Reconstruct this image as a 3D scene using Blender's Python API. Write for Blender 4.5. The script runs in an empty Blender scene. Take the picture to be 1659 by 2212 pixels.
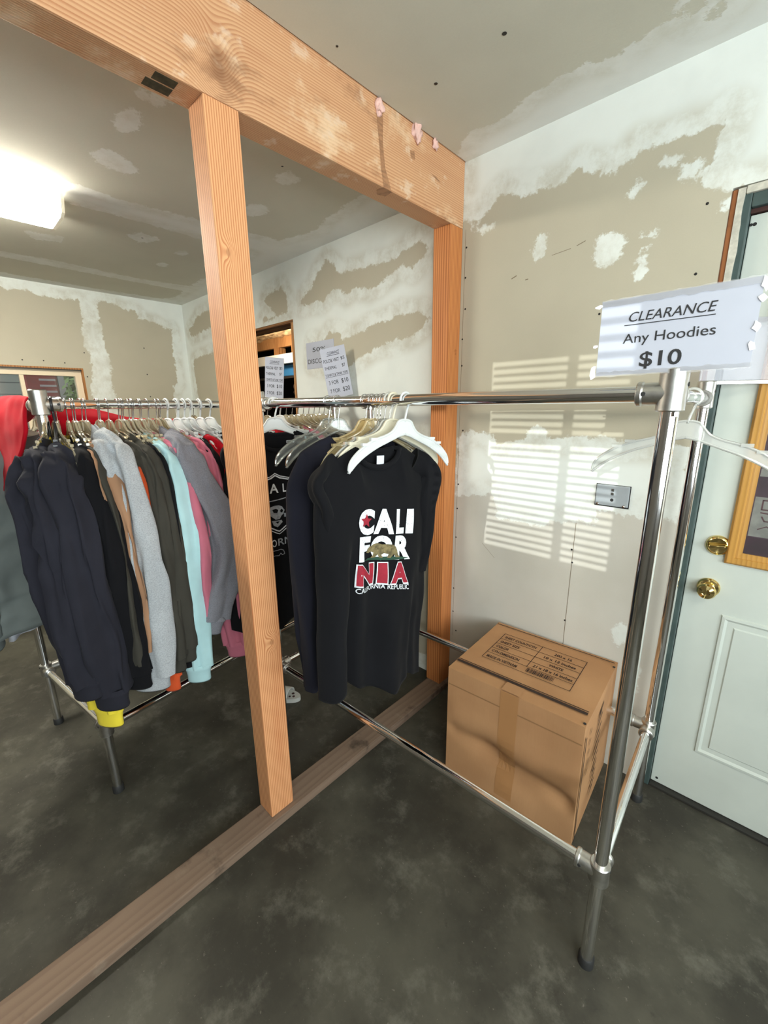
import bpy, bmesh, math, random
import numpy as np
from mathutils import Vector, Matrix, noise

S = bpy.context.scene
COL = S.collection
PI = math.pi

# ------------------------------------------------------------------ camera
cam = bpy.data.cameras.new('camera')
cam.sensor_fit = 'VERTICAL'
cam.sensor_height = 36.0
cam.lens = 901.24 * 36.0 / 2212.0
cam.clip_start = 0.02
cam_o = bpy.data.objects.new('camera', cam)
COL.objects.link(cam_o)
YAW, PITCH, ROLL = 0.7590, -0.2470, -0.0109
_f = Vector((-math.sin(YAW) * math.cos(PITCH), math.cos(YAW) * math.cos(PITCH), math.sin(PITCH)))
_r = Vector((math.cos(YAW), math.sin(YAW), 0))
_u = _r.cross(_f)
_r2 = math.cos(ROLL) * _r + math.sin(ROLL) * _u
_u2 = -math.sin(ROLL) * _r + math.cos(ROLL) * _u
cam_o.matrix_world = Matrix(((_r2.x, _u2.x, -_f.x, 1.1473), (_r2.y, _u2.y, -_f.y, -1.7256),
                             (_r2.z, _u2.z, -_f.z, 1.5064), (0, 0, 0, 1)))
S.camera = cam_o

# ------------------------------------------------------------------ world, sun, exposure
S.view_settings.view_transform = 'Standard'
S.view_settings.look = 'None'
S.view_settings.gamma = 1.0
S.view_settings.use_curve_mapping = False
S.view_settings.exposure = -0.15
S.cycles.max_bounces = 10
S.cycles.diffuse_bounces = 5
S.cycles.glossy_bounces = 5
S.cycles.transparent_max_bounces = 24
S.cycles.use_denoising = True
S.cycles.sample_clamp_indirect = 6.0

w = bpy.data.worlds.new('world')
S.world = w
w.use_nodes = True
_bg = w.node_tree.nodes['Background']
_bg.inputs[0].default_value = (0.80, 0.90, 1.0, 1)
_bg.inputs[1].default_value = 1.0


def lamp(name, kind, energy, color, loc, direction, sx=1, sy=1, angle=None):
    l = bpy.data.lights.new(name, kind)
    l.energy = energy
    l.color = color
    if kind == 'AREA':
        l.shape = 'RECTANGLE'
        l.size = sx
        l.size_y = sy
    if angle is not None:
        l.angle = angle
    o = bpy.data.objects.new(name, l)
    COL.objects.link(o)
    o.location = loc
    o.rotation_euler = Vector(direction).to_track_quat('-Z', 'Y').to_euler()
    return o


SUN_DIR = (-0.25, 1.0, -0.20)
lamp('sun', 'SUN', 2.2, (0.95, 1.0, 0.97), (2, -6, 4), SUN_DIR, angle=0.003)
# soft fill lights added at made-up window openings behind the camera
lamp('side_fill_light', 'AREA', 58, (0.88, 0.98, 1.0), (2.75, -3.27, 1.55), (-0.6, 1, 0.40), 0.9, 1.3)
lamp('front_fill_light', 'AREA', 92, (0.88, 0.98, 1.0), (3.27, -1.7, 1.5), (-1, 0.15, 0.45), 1.8, 1.3)

# ------------------------------------------------------------------ helpers
H, H2, HB = 2.490, 2.407, 2.2447
X0, X1, Y0 = -2.958, 3.3, -3.3


def srgb(r, g, b):
    def f(c):
        c /= 255.0
        return c / 12.92 if c <= 0.04045 else ((c + 0.055) / 1.055) ** 2.4
    return (f(r), f(g), f(b), 1)


def meta(o, label=None, cat=None, group=None, kind=None):
    if label: o['label'] = label
    if cat: o['category'] = cat
    if group: o['group'] = group
    if kind: o['kind'] = kind
    return o


def thing(name, label, cat, loc=(0, 0, 0), rot=(0, 0, 0), group=None):
    o = bpy.data.objects.new(name, None)
    o.empty_display_size = 0.05
    COL.objects.link(o)
    o.location = loc
    o.rotation_euler = rot
    return meta(o, label, cat, group)


def link(name, me, mat, parent=None, loc=None, rot=None, smooth=True):
    o = bpy.data.objects.new(name, me)
    COL.objects.link(o)
    if mat is not None:
        for m in (mat if isinstance(mat, (list, tuple)) else [mat]):
            me.materials.append(m)
    if smooth:
        me.shade_smooth() if hasattr(me, 'shade_smooth') else None
    if parent: o.parent = parent
    if loc: o.location = loc
    if rot: o.rotation_euler = rot
    return o


def obj(name, bm, mat, parent=None, loc=None, rot=None, smooth=False, auto=None):
    me = bpy.data.meshes.new(name)
    bmesh.ops.recalc_face_normals(bm, faces=bm.faces[:])
    if auto is not None:
        for e in bm.edges:
            if len(e.link_faces) == 2:
                e.smooth = e.calc_face_angle(0) < auto
        smooth = True
    for f in bm.faces: f.smooth = smooth
    bm.to_mesh(me)
    bm.free()
    return link(name, me, mat, parent, loc, rot, smooth=False)


def pymesh(name, verts, faces, mat, parent=None, loc=None, rot=None, smooth=True):
    me = bpy.data.meshes.new(name)
    me.from_pydata([tuple(v) for v in verts], [], faces)
    me.update()
    if smooth:
        me.polygons.foreach_set('use_smooth', [True] * len(me.polygons))
    return link(name, me, mat, parent, loc, rot, smooth=False)


def box(bm, x0, x1, y0, y1, z0, z1, bev=0.0, M=None):
    vs = [bm.verts.new((x, y, z)) for x in (x0, x1) for y in (y0, y1) for z in (z0, z1)]
    if M is not None:
        for v in vs: v.co = M @ v.co
    idx = [(0, 1, 3, 2), (4, 6, 7, 5), (0, 4, 5, 1), (2, 3, 7, 6), (0, 2, 6, 4), (1, 5, 7, 3)]
    fs = [bm.faces.new([vs[i] for i in q]) for q in idx]
    if bev > 0:
        es = set()
        for f in fs: es.update(f.edges)
        bmesh.ops.bevel(bm, geom=list(es), offset=bev, segments=2, profile=0.6, affect='EDGES')


def B(*a, **k):
    bm = bmesh.new()
    box(bm, *a, **k)
    return bm


def cyl(bm, p0, p1, r, n=20, r2=None, caps=True):
    p0, p1 = Vector(p0), Vector(p1)
    d = (p1 - p0).normalized()
    a = d.orthogonal().normalized()
    b = d.cross(a)
    r2 = r if r2 is None else r2
    A = [bm.verts.new(p0 + (a * math.cos(t) + b * math.sin(t)) * r) for t in [2 * PI * i / n for i in range(n)]]
    Bv = [bm.verts.new(p1 + (a * math.cos(t) + b * math.sin(t)) * r2) for t in [2 * PI * i / n for i in range(n)]]
    for i in range(n):
        bm.faces.new((A[i], A[(i + 1) % n], Bv[(i + 1) % n], Bv[i]))
    if caps:
        bm.faces.new(A[::-1])
        bm.faces.new(Bv)


def spline(pts, n):
    pts = [Vector(p) for p in pts]
    out = []
    m = len(pts) - 1
    for k in range(n + 1):
        t = k / n * m
        i = min(int(t), m - 1)
        u = t - i
        p1, p2 = pts[i], pts[i + 1]
        p0 = pts[i - 1] if i > 0 else p1 * 2 - p2
        p3 = pts[i + 2] if i + 2 <= m else p2 * 2 - p1
        out.append(0.5 * ((2 * p1) + (p2 - p0) * u + (2 * p0 - 5 * p1 + 4 * p2 - p3) * u * u + (3 * p1 - p0 - 3 * p2 + p3) * u ** 3))
    return out


def tube(bm, pts, r, n=8, radii=None):
    pts = [Vector(p) for p in pts]
    rings = []
    a = None
    for i, p in enumerate(pts):
        d = (pts[min(i + 1, len(pts) - 1)] - pts[max(i - 1, 0)]).normalized()
        if a is None: a = d.orthogonal().normalized()
        a = (a - d * a.dot(d)).normalized()
        b = d.cross(a)
        rr = radii[i] if radii else r
        rings.append([bm.verts.new(p + (a * math.cos(2 * PI * k / n) + b * math.sin(2 * PI * k / n)) * rr) for k in range(n)])
    for q in range(len(rings) - 1):
        for k in range(n):
            bm.faces.new((rings[q][k], rings[q][(k + 1) % n], rings[q + 1][(k + 1) % n], rings[q + 1][k]))
    bm.faces.new(rings[0][::-1])
    bm.faces.new(rings[-1])


def lathe(bm, prof, n=32, M=None):
    rings = []
    for r, z in prof:
        ring = [bm.verts.new((r * math.cos(2 * PI * k / n), r * math.sin(2 * PI * k / n), z)) for k in range(n)]
        if M is not None:
            for v in ring: v.co = M @ v.co
        rings.append(ring)
    for q in range(len(rings) - 1):
        for k in range(n):
            bm.faces.new((rings[q][k], rings[q][(k + 1) % n], rings[q + 1][(k + 1) % n], rings[q + 1][k]))
    bm.faces.new(rings[0][::-1])
    bm.faces.new(rings[-1])


def prism(bm, poly, y0, y1):
    """polygon in the x,z plane, thick along y"""
    a = [bm.verts.new((x, y0, z)) for x, z in poly]
    b = [bm.verts.new((x, y1, z)) for x, z in poly]
    bm.faces.new(a)
    bm.faces.new(b[::-1])
    n = len(poly)
    for i in range(n):
        bm.faces.new((a[i], b[i], b[(i + 1) % n], a[(i + 1) % n]))


# ------------------------------------------------------------------ materials
def nodes(name):
    m = bpy.data.materials.new(name)
    m.use_nodes = True
    nt = m.node_tree
    return m, nt, nt.nodes['Principled BSDF']


def N(nt, t, **kw):
    n = nt.nodes.new(t)
    for k, v in kw.items(): setattr(n, k, v)
    return n


def val(nt, sock, v):
    if hasattr(v, 'is_output'): nt.links.new(v, sock)
    else: sock.default_value = v


def mth(nt, op, a, b=0.0, c=None):
    n = N(nt, 'ShaderNodeMath', operation=op)
    val(nt, n.inputs[0], a)
    val(nt, n.inputs[1], b)
    if c is not None: val(nt, n.inputs[2], c)
    return n.outputs[0]


def mix(nt, f, a, b, blend='MIX'):
    n = N(nt, 'ShaderNodeMix', data_type='RGBA', blend_type=blend)
    val(nt, n.inputs[0], f)
    val(nt, n.inputs[6], a)
    val(nt, n.inputs[7], b)
    return n.outputs[2]


def noi(nt, scale, detail=4, rough=0.55, vec=None, mapscale=None):
    n = N(nt, 'ShaderNodeTexNoise')
    n.inputs['Scale'].default_value = scale
    n.inputs['Detail'].default_value = detail
    n.inputs['Roughness'].default_value = rough
    if vec is None: vec = N(nt, 'ShaderNodeTexCoord').outputs['Object']
    if mapscale:
        mp = N(nt, 'ShaderNodeMapping')
        mp.inputs['Scale'].default_value = mapscale
        nt.links.new(vec, mp.inputs[0])
        vec = mp.outputs[0]
    nt.links.new(vec, n.inputs['Vector'])
    return n.outputs[0]


def ss(nt, v, lo, hi):
    n = N(nt, 'ShaderNodeMapRange', interpolation_type='SMOOTHSTEP')
    val(nt, n.inputs[0], v)
    n.inputs[1].default_value = lo
    n.inputs[2].default_value = hi
    return n.outputs[0]


def bump(nt, bsdf, h, strength=0.3, dist=0.002):
    b = N(nt, 'ShaderNodeBump')
    b.inputs['Strength'].default_value = strength
    b.inputs['Distance'].default_value = dist
    nt.links.new(h, b.inputs['Height'])
    nt.links.new(b.outputs[0], bsdf.inputs['Normal'])


def plain(name, col, rough=0.5, metal=0.0, var=0.0, vscale=8, bmp=0.0, bscale=200, emis=0.0, spec=0.5):
    m, nt, b = nodes(name)
    b.inputs['Roughness'].default_value = rough
    b.inputs['Metallic'].default_value = metal
    b.inputs['Specular IOR Level'].default_value = spec
    if var:
        f = noi(nt, vscale, 5)
        c = mix(nt, ss(nt, f, 0.3, 0.7), tuple(x * (1 - var) for x in col[:3]) + (1,), tuple(min(1, x * (1 + var)) for x in col[:3]) + (1,))
        nt.links.new(c, b.inputs['Base Color'])
    else:
        b.inputs['Base Color'].default_value = col
    if bmp: bump(nt, b, noi(nt, bscale, 3), bmp, 0.001)
    if emis:
        b.inputs['Emission Color'].default_value = col
        b.inputs['Emission Strength'].default_value = emis
    return m


def drywall(name, base, low, mud):
    m, nt, b = nodes(name)
    at = N(nt, 'ShaderNodeAttribute', attribute_name='mud').outputs['Fac']
    tn = N(nt, 'ShaderNodeAttribute', attribute_name='tone').outputs['Fac']
    n1 = noi(nt, 22, 6, 0.65)
    n2 = noi(nt, 3.2, 3)
    n3 = noi(nt, 90, 3, 0.6)
    d = mth(nt, 'ADD', at, mth(nt, 'MULTIPLY', mth(nt, 'SUBTRACT', n1, 0.5), 0.085))
    d = mth(nt, 'ADD', d, mth(nt, 'MULTIPLY', mth(nt, 'SUBTRACT', n3, 0.5), 0.02))
    k = ss(nt, d, -0.006, 0.006)
    # thinly trowelled areas let some paper through
    thin = ss(nt, noi(nt, 9, 6, 0.7), 0.30, 0.62)
    thick = ss(nt, at, 0.0, 0.10)
    cov = mth(nt, 'MULTIPLY', k, mth(nt, 'MAXIMUM', mth(nt, 'MULTIPLY_ADD', thin, 0.55, 0.38), thick))
    bc = mix(nt, tn, base, low)
    bc = mix(nt, mth(nt, 'MULTIPLY', ss(nt, n2, 0.35, 0.7), 0.25), bc, tuple(x * 0.82 for x in base[:3]) + (1,))
    fine = noi(nt, 240, 2)
    bc = mix(nt, mth(nt, 'MULTIPLY', fine, 0.10), bc, (0.25, 0.22, 0.17, 1))
    mc = mix(nt, mth(nt, 'MULTIPLY', ss(nt, noi(nt, 6, 5), 0.35, 0.75), 0.30), mud, tuple(x * 0.80 for x in mud[:3]) + (1,))
    nt.links.new(mix(nt, cov, bc, mc), b.inputs['Base Color'])
    b.inputs['Roughness'].default_value = 0.85
    b.inputs['Specular IOR Level'].default_value = 0.2
    h = mth(nt, 'ADD', mth(nt, 'MULTIPLY', k, 1.0), mth(nt, 'MULTIPLY', n3, 0.5))
    bump(nt, b, h, 0.35, 0.0015)
    return m


def wood(name, light, dark, axis, freq=150, knots=(), stain=None, centre=(-0.25, -0.3), amp=2.2, contrast=0.85, rough=0.6):
    """growth rings around a line along `axis` (object space); knots = (a, b, ra, rb, strength) with a along axis, b across"""
    m, nt, b = nodes(name)
    tc = N(nt, 'ShaderNodeTexCoord').outputs['Object']
    sp = N(nt, 'ShaderNodeSeparateXYZ')
    nt.links.new(tc, sp.inputs[0])
    X, Y, Z = sp.outputs
    L, U, V = {'Y': (Y, X, Z), 'Z': (Z, X, Y), 'X': (X, Y, Z)}[axis]
    r = mth(nt, 'SQRT', mth(nt, 'ADD', mth(nt, 'POWER', mth(nt, 'SUBTRACT', U, centre[0]), 2.0), mth(nt, 'POWER', mth(nt, 'SUBTRACT', V, centre[1]), 2.0)))
    ms = {'Y': (6, 0.7, 6), 'Z': (6, 6, 0.7), 'X': (0.7, 6, 6)}[axis]
    ph = mth(nt, 'MULTIPLY', r, freq)
    ph = mth(nt, 'ADD', ph, mth(nt, 'MULTIPLY', noi(nt, 1.0, 3, 0.5, tc, ms), amp * 2))
    core = None
    for (a, c, ra, rb, s) in knots:
        q = mth(nt, 'ADD', mth(nt, 'POWER', mth(nt, 'DIVIDE', mth(nt, 'SUBTRACT', L, a), ra), 2.0),
                mth(nt, 'POWER', mth(nt, 'DIVIDE', mth(nt, 'SUBTRACT', V, c), rb), 2.0))
        g = mth(nt, 'POWER', 2.718, mth(nt, 'MULTIPLY', q, -1.0))
        ph = mth(nt, 'ADD', ph, mth(nt, 'MULTIPLY', g, s))
        kc = ss(nt, g, 0.80, 0.97)
        core = kc if core is None else mth(nt, 'MAXIMUM', core, kc)
    fr = mth(nt, 'FRACT', ph)
    line = mth(nt, 'MULTIPLY', ss(nt, fr, 0.25, 0.86), mth(nt, 'SUBTRACT', 1.0, ss(nt, fr, 0.90, 1.0)))
    soft = noi(nt, 1.0, 4, 0.6, tc, {'Y': (14, 1.2, 14), 'Z': (14, 14, 1.2), 'X': (1.2, 14, 14)}[axis])
    fib = noi(nt, 1.0, 3, 0.6, tc, {'Y': (300, 8, 300), 'Z': (300, 300, 8), 'X': (8, 300, 300)}[axis])
    f = mth(nt, 'MULTIPLY', line, mth(nt, 'MULTIPLY_ADD', soft, 0.7, contrast - 0.35))
    c = mix(nt, f, light, dark)
    c = mix(nt, mth(nt, 'MULTIPLY', ss(nt, soft, 0.45, 0.75), 0.35), c, dark)
    c = mix(nt, mth(nt, 'MULTIPLY', fib, 0.14), c, (0.12, 0.06, 0.03, 1))
    if core is not None:
        c = mix(nt, mth(nt, 'MULTIPLY', core, 0.45), c, tuple(x * 0.45 for x in dark[:3]) + (1,))
    if stain:
        for (kind, scol, sc, lo, hi, amt, ms2) in stain:
            k = ss(nt, noi(nt, sc, 5, 0.65, tc, ms2), lo, hi)
            c = mix(nt, mth(nt, 'MULTIPLY', k, amt), c, scol)
    nt.links.new(c, b.inputs['Base Color'])
    b.inputs['Roughness'].default_value = rough
    b.inputs['Specular IOR Level'].default_value = 0.3
    bump(nt, b, mth(nt, 'ADD', line, fib), 0.25, 0.0006)
    return m


def cloth(name, col, heather=0.0, rough=0.95, fuzz=0.05):
    m, nt, b = nodes(name)
    tc = N(nt, 'ShaderNodeTexCoord').outputs['Object']
    f1 = noi(nt, 5, 4)
    c = mix(nt, ss(nt, f1, 0.3, 0.7), tuple(x * 0.9 for x in col[:3]) + (1,), tuple(min(1, x * 1.08) for x in col[:3]) + (1,))
    if heather:
        h = noi(nt, 1.0, 4, 0.7, tc, (220, 220, 520))
        c = mix(nt, mth(nt, 'MULTIPLY', ss(nt, h, 0.42, 0.62), heather), c, tuple(x * 0.35 for x in col[:3]) + (1,))
    nt.links.new(c, b.inputs['Base Color'])
    b.inputs['Roughness'].default_value = rough
    b.inputs['Specular IOR Level'].default_value = 0.15
    b.inputs['Sheen Weight'].default_value = fuzz if sum(col[:3]) > 0.25 else 0.02
    b.inputs['Sheen Roughness'].default_value = 0.5
    bump(nt, b, noi(nt, 1.0, 2, 0.5, tc, (500, 500, 700)), 0.25, 0.0008)
    return m


def clear(name, tint, gloss=0.22, body=0.10, edge=0.75):
    m, nt, b = nodes(name)
    nt.nodes.remove(b)
    tr = N(nt, 'ShaderNodeBsdfTransparent')
    tr.inputs[0].default_value = tint
    gl = N(nt, 'ShaderNodeBsdfGlossy')
    gl.inputs['Roughness'].default_value = 0.08
    df = N(nt, 'ShaderNodeBsdfDiffuse')
    df.inputs[0].default_value = tint
    lw = N(nt, 'ShaderNodeLayerWeight')
    lw.inputs[0].default_value = 0.45
    m1 = N(nt, 'ShaderNodeMixShader')
    m1.inputs[0].default_value = body
    nt.links.new(tr.outputs[0], m1.inputs[1])
    nt.links.new(df.outputs[0], m1.inputs[2])
    m2 = N(nt, 'ShaderNodeMixShader')
    k = mth(nt, 'MULTIPLY_ADD', lw.outputs['Facing'], edge, gloss * 0.3)
    nt.links.new(k, m2.inputs[0])
    nt.links.new(m1.outputs[0], m2.inputs[1])
    nt.links.new(gl.outputs[0], m2.inputs[2])
    nt.links.new(m2.outputs[0], nt.nodes['Material Output'].inputs[0])
    return m


DRY = drywall('drywall', srgb(189, 182, 162), srgb(206, 202, 192), srgb(230, 234, 228))
DRYC = drywall('drywall_ceiling', srgb(206, 203, 188), srgb(206, 203, 188), srgb(228, 228, 222))
PLAINW = plain('painted_wall', srgb(96, 92, 86), 0.85, var=0.05)
SEAM = plain('seam_gap', srgb(126, 112, 92), 0.9)
BLACKHOLE = plain('screw_head', (0.012, 0.012, 0.012, 1), 0.5)
CHROME = plain('chrome', (0.86, 0.86, 0.86, 1), 0.09, 1.0)
CAST = plain('cast_zinc', (0.62, 0.61, 0.58, 1), 0.34, 1.0, var=0.12, vscale=40, bmp=0.25, bscale=120)
RUBBER = plain('black_rubber', (0.02, 0.02, 0.02, 1), 0.6)
STEEL = plain('hook_steel', (0.55, 0.55, 0.55, 1), 0.25, 1.0)
WHITEP = plain('white_plastic', srgb(208, 211, 210), 0.35)
IVORY = plain('ivory_plastic', srgb(218, 212, 190), 0.38)
CLEARP = clear('clear_plastic', (0.93, 0.94, 0.92, 1), 0.25, 0.06)
FROST = clear('frosted_plastic', (0.86, 0.87, 0.84, 1), 0.2, 0.45)
AMBER = clear('amber_plastic', (0.86, 0.72, 0.40, 1), 0.25, 0.45)
BEIGEP = clear('yellowed_clear_plastic', (0.80, 0.72, 0.52, 1), 0.25, 0.4)
BLACKP = plain('black_plastic', (0.02, 0.02, 0.022, 1), 0.3)
INK = plain('black_ink', (0.02, 0.02, 0.022, 1), 0.6)
PAPER = plain('white_paper', srgb(184, 188, 201), 0.55, var=0.02)
BRASS = plain('polished_brass', (0.78, 0.60, 0.25, 1), 0.13, 1.0)


# ------------------------------------------------------------------ walls with joint compound
def sdf(poly, P):
    poly = np.array(poly)
    n = len(poly)
    d = np.full(len(P), 1e9)
    ins = np.zeros(len(P), bool)
    for i in range(n):
        a, b = poly[i], poly[(i + 1) % n]
        e = b - a
        w_ = P - a
        t = np.clip((w_ @ e) / (e @ e + 1e-12), 0, 1)
        d = np.minimum(d, np.linalg.norm(w_ - t[:, None] * e, axis=1))
        c1 = (a[1] > P[:, 1]) != (b[1] > P[:, 1])
        xi = (b[0] - a[0]) * (P[:, 1] - a[1]) / (b[1] - a[1] + 1e-12) + a[0]
        ins ^= c1 & (P[:, 0] < xi)
    return np.where(ins, d, -d)


def lines_for(a, b, step, extra):
    n = max(1, int(round((b - a) / step)))
    L = set(np.round(np.linspace(a, b, n + 1), 4).tolist()) | {round(e, 4) for e in extra if a < e < b}
    L = sorted(L)
    out = [L[0]]
    for v in L[1:]:
        if v - out[-1] < 0.004 and v not in [round(e, 4) for e in extra] and v != L[-1]: continue
        out.append(v)
    return out


def panel(name, to3, thick, u0, u1, v0, v1, holes, mudf, mat, step=0.02, screws=(), flip=False, kind='structure', tone=None, seams=()):
    """a board of u x v metres with a real thickness, holes and the compound mask stored per vertex.
    to3(u, v, depth) gives the point; depth 0 = room face"""
    U = lines_for(u0, u1, step, [h[0] for h in holes] + [h[1] for h in holes])
    V = lines_for(v0, v1, step, [h[2] for h in holes] + [h[3] for h in holes])
    nu, nv = len(U), len(V)
    gu, gv = np.meshgrid(U, V, indexing='ij')
    P = np.stack([gu.ravel(), gv.ravel()], 1)
    mud = mudf(P) if mudf else np.full(len(P), 1.0)
    tn = tone(P) if tone else np.zeros(len(P))
    idx = np.arange(nu * nv).reshape(nu, nv)
    cu = (np.array(U)[:-1] + np.array(U)[1:]) / 2
    cv = (np.array(V)[:-1] + np.array(V)[1:]) / 2
    keep = np.ones((nu - 1, nv - 1), bool)
    for h in holes:
        keep &= ~(((cu > h[0]) & (cu < h[1]))[:, None] & ((cv > h[2]) & (cv < h[3]))[None, :])
    verts = [to3(u, v, 0.0) for u, v in P] + [to3(u, v, thick) for u, v in P]
    K = nu * nv
    faces = []
    for i in range(nu - 1):
        for j in range(nv - 1):
            if not keep[i, j]: continue
            q = (int(idx[i, j]), int(idx[i + 1, j]), int(idx[i + 1, j + 1]), int(idx[i, j + 1]))
            faces.append(q)
            faces.append(tuple(K + x for x in q[::-1]))
            for (di, dj, a, b) in ((-1, 0, 3, 0), (1, 0, 1, 2), (0, -1, 0, 1), (0, 1, 2, 3)):
                ii, jj = i + di, j + dj
                if ii < 0 or jj < 0 or ii >= nu - 1 or jj >= nv - 1 or not keep[ii, jj]:
                    faces.append((q[b], q[a], K + q[a], K + q[b]))
    mats = [0] * len(faces)
    mud2 = list(mud) + list(mud)
    tn2 = list(tn) + list(tn)
    for (su, sv, sr) in screws:
        base = len(verts)
        k = 8
        for q in range(k):
            a = 2 * PI * q / k
            verts.append(to3(su + sr * math.cos(a), sv + sr * math.sin(a), -0.0008))
            mud2.append(-1)
            tn2.append(0)
        faces.append(tuple(range(base, base + k)))
        mats.append(1)
    for (a0, b0, a1, b1, wd) in seams:
        base = len(verts)
        dx_, dy_ = a1 - a0, b1 - b0
        L_ = math.hypot(dx_, dy_)
        nx, ny = -dy_ / L_ * wd / 2, dx_ / L_ * wd / 2
        for (pu, pv) in ((a0 - nx, b0 - ny), (a1 - nx, b1 - ny), (a1 + nx, b1 + ny), (a0 + nx, b0 + ny)):
            verts.append(to3(pu, pv, -0.0006))
            mud2.append(-1)
            tn2.append(0)
        faces.append((base, base + 1, base + 2, base + 3))
        mats.append(2)
    if flip: faces = [f[::-1] for f in faces]
    me = bpy.data.meshes.new(name)
    me.from_pydata(verts, [], faces)
    me.update()
    at = me.attributes.new('mud', 'FLOAT', 'POINT')
    at.data.foreach_set('value', np.array(mud2, np.float32))
    at = me.attributes.new('tone', 'FLOAT', 'POINT')
    at.data.foreach_set('value', np.array(tn2, np.float32))
    o = link(name, me, [mat, BLACKHOLE, SEAM], None, smooth=False)
    me.polygons.foreach_set('material_index', mats)
    return meta(o, kind=kind)


def union(P, adds, subs=()):
    d = np.full(len(P), -1.0)
    for a in adds: d = np.maximum(d, sdf(a, P))
    for s in subs: d = np.minimum(d, -sdf(s, P))
    return d


def ell(cx, cy, rx, ry, n=14, rot=0.0):
    return [(cx + rx * math.cos(a) * math.cos(rot) - ry * math.sin(a) * math.sin(rot),
             cy + rx * math.cos(a) * math.sin(rot) + ry * math.sin(a) * math.cos(rot)) for a in [2 * PI * i / n for i in range(n)]]


near_top = [(-0.01, 2.60), (-0.01, 2.275), (0.017, 2.275), (0.039, 2.263), (0.09, 2.255), (0.134, 2.301), (0.179, 2.324), (0.268, 2.287), (0.326, 2.289), (0.415, 2.285), (0.464, 2.310), (0.516, 2.284), (0.584, 2.266), (0.632, 2.271), (0.654, 2.305), (0.700, 2.296), (0.764, 2.289), (0.785, 2.296), (0.837, 2.284), (0.877, 2.294), (0.873, 2.230), (0.844, 2.139), (0.904, 2.109), (1.0, 2.10), (3.4, 2.2), (3.4, 2.6)]
near_mid = [(0.005, 1.358), (0.024, 1.371), (0.077, 1.390), (0.174, 1.384), (0.207, 1.350), (0.225, 1.345), (0.340, 1.361), (0.374, 1.419), (0.404, 1.432), (0.437, 1.411), (0.455, 1.377), (0.602, 1.387), (0.688, 1.386), (0.740, 1.366), (0.794, 1.367), (0.93, 1.370), (0.93, 1.10), (0.663, 1.105), (0.660, 1.044), (0.590, 1.047), (0.542, 1.033), (0.491, 1.029), (0.472, 0.998), (0.228, 0.999), (0.231, 1.058), (0.196, 1.112), (0.171, 1.097), (0.005, 1.069)]
patches = [ell(0.348, 2.10, 0.027, 0.048), ell(0.60, 2.03, 0.054, 0.05), [(0.63, 2.172), (0.654, 2.198), (0.676, 2.216), (0.690, 2.20), (0.668, 2.176), (0.645, 2.16)],
           [(0.722, 2.243), (0.754, 2.256), (0.786, 2.238), (0.768, 2.216), (0.730, 2.228)], [(0.785, 2.19), (0.808, 2.230), (0.856, 2.195), (0.834, 2.162)],
           ell(0.718, 2.043, 0.022, 0.014), ell(0.708, 1.94, 0.022, 0.024), ell(0.711, 1.98, 0.013, 0.03), [(0.040, 2.24), (0.152, 2.228), (0.155, 2.203), (0.05, 2.216)],
           [(0.90, 2.085), (0.93, 2.09), (0.93, 2.06), (0.90, 2.055)], ell(0.80, 0.62, 0.03, 0.05), ell(0.86, 0.45, 0.03, 0.09)]
fA = [(-1.190, 2.129), (-1.161, 2.177), (-1.079, 2.201), (-1.014, 2.277), (-0.924, 2.331), (-0.872, 2.296), (-0.808, 2.236), (-0.731, 2.232), (-0.437, 2.214), (-0.244, 2.260), (-0.198, 2.240), (-0.208, 2.194), (-0.271, 2.149), (-0.345, 2.180), (-0.406, 2.156), (-0.503, 2.127), (-0.572, 2.111), (-0.678, 2.142), (-0.755, 2.120), (-0.812, 2.149), (-0.893, 2.168), (-0.960, 2.118), (-1.094, 2.127)]
fB = [(-1.668, 2.083), (-1.620, 2.122), (-1.505, 2.100), (-1.474, 2.121), (-1.536, 2.168), (-1.605, 2.220), (-1.571, 2.252), (-1.383, 2.272), (-1.329, 2.194), (-1.344, 2.111)]
fC = [(-1.12, 1.77), (-1.10, 1.90), (-0.981, 1.901), (-0.919, 1.942), (-0.821, 1.918), (-0.809, 1.891), (-0.650, 1.910), (-0.576, 1.933), (-0.471, 1.939), (-0.362, 1.961), (-0.222, 1.948), (-0.169, 1.916), (-0.230, 1.871), (-0.290, 1.846), (-0.384, 1.838), (-0.555, 1.816), (-0.592, 1.795), (-0.694, 1.771), (-0.748, 1.732), (-0.9, 1.74)]
fD = [(-2.732, 2.243), (-2.676, 2.273), (-2.461, 2.290), (-2.2, 2.25), (-2.2, 2.18), (-2.451, 2.158), (-2.815, 2.126), (-2.864, 2.183)]
fE = [(-2.838, 1.931), (-2.669, 1.956), (-2.428, 1.961), (-2.2, 1.9), (-2.2, 0.2), (-2.85, 0.2), (-2.822, 1.576), (-2.847, 1.783)]
fF = [(-1.1, 0.1), (-1.1, 1.35), (-0.7, 1.38), (-0.2, 1.36), (-0.1, 1.3), (-0.1, 0.1)]


def mud_right(P):
    n = union(P, [near_top, near_mid] + patches)
    f = union(P, [[(-3.2, -0.1), (0.0, -0.1), (0.0, 2.7), (-3.2, 2.7)]], [fA, fB, fC, fD, fE, fF])
    return np.where(P[:, 0] > -0.045, n, f)


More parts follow.
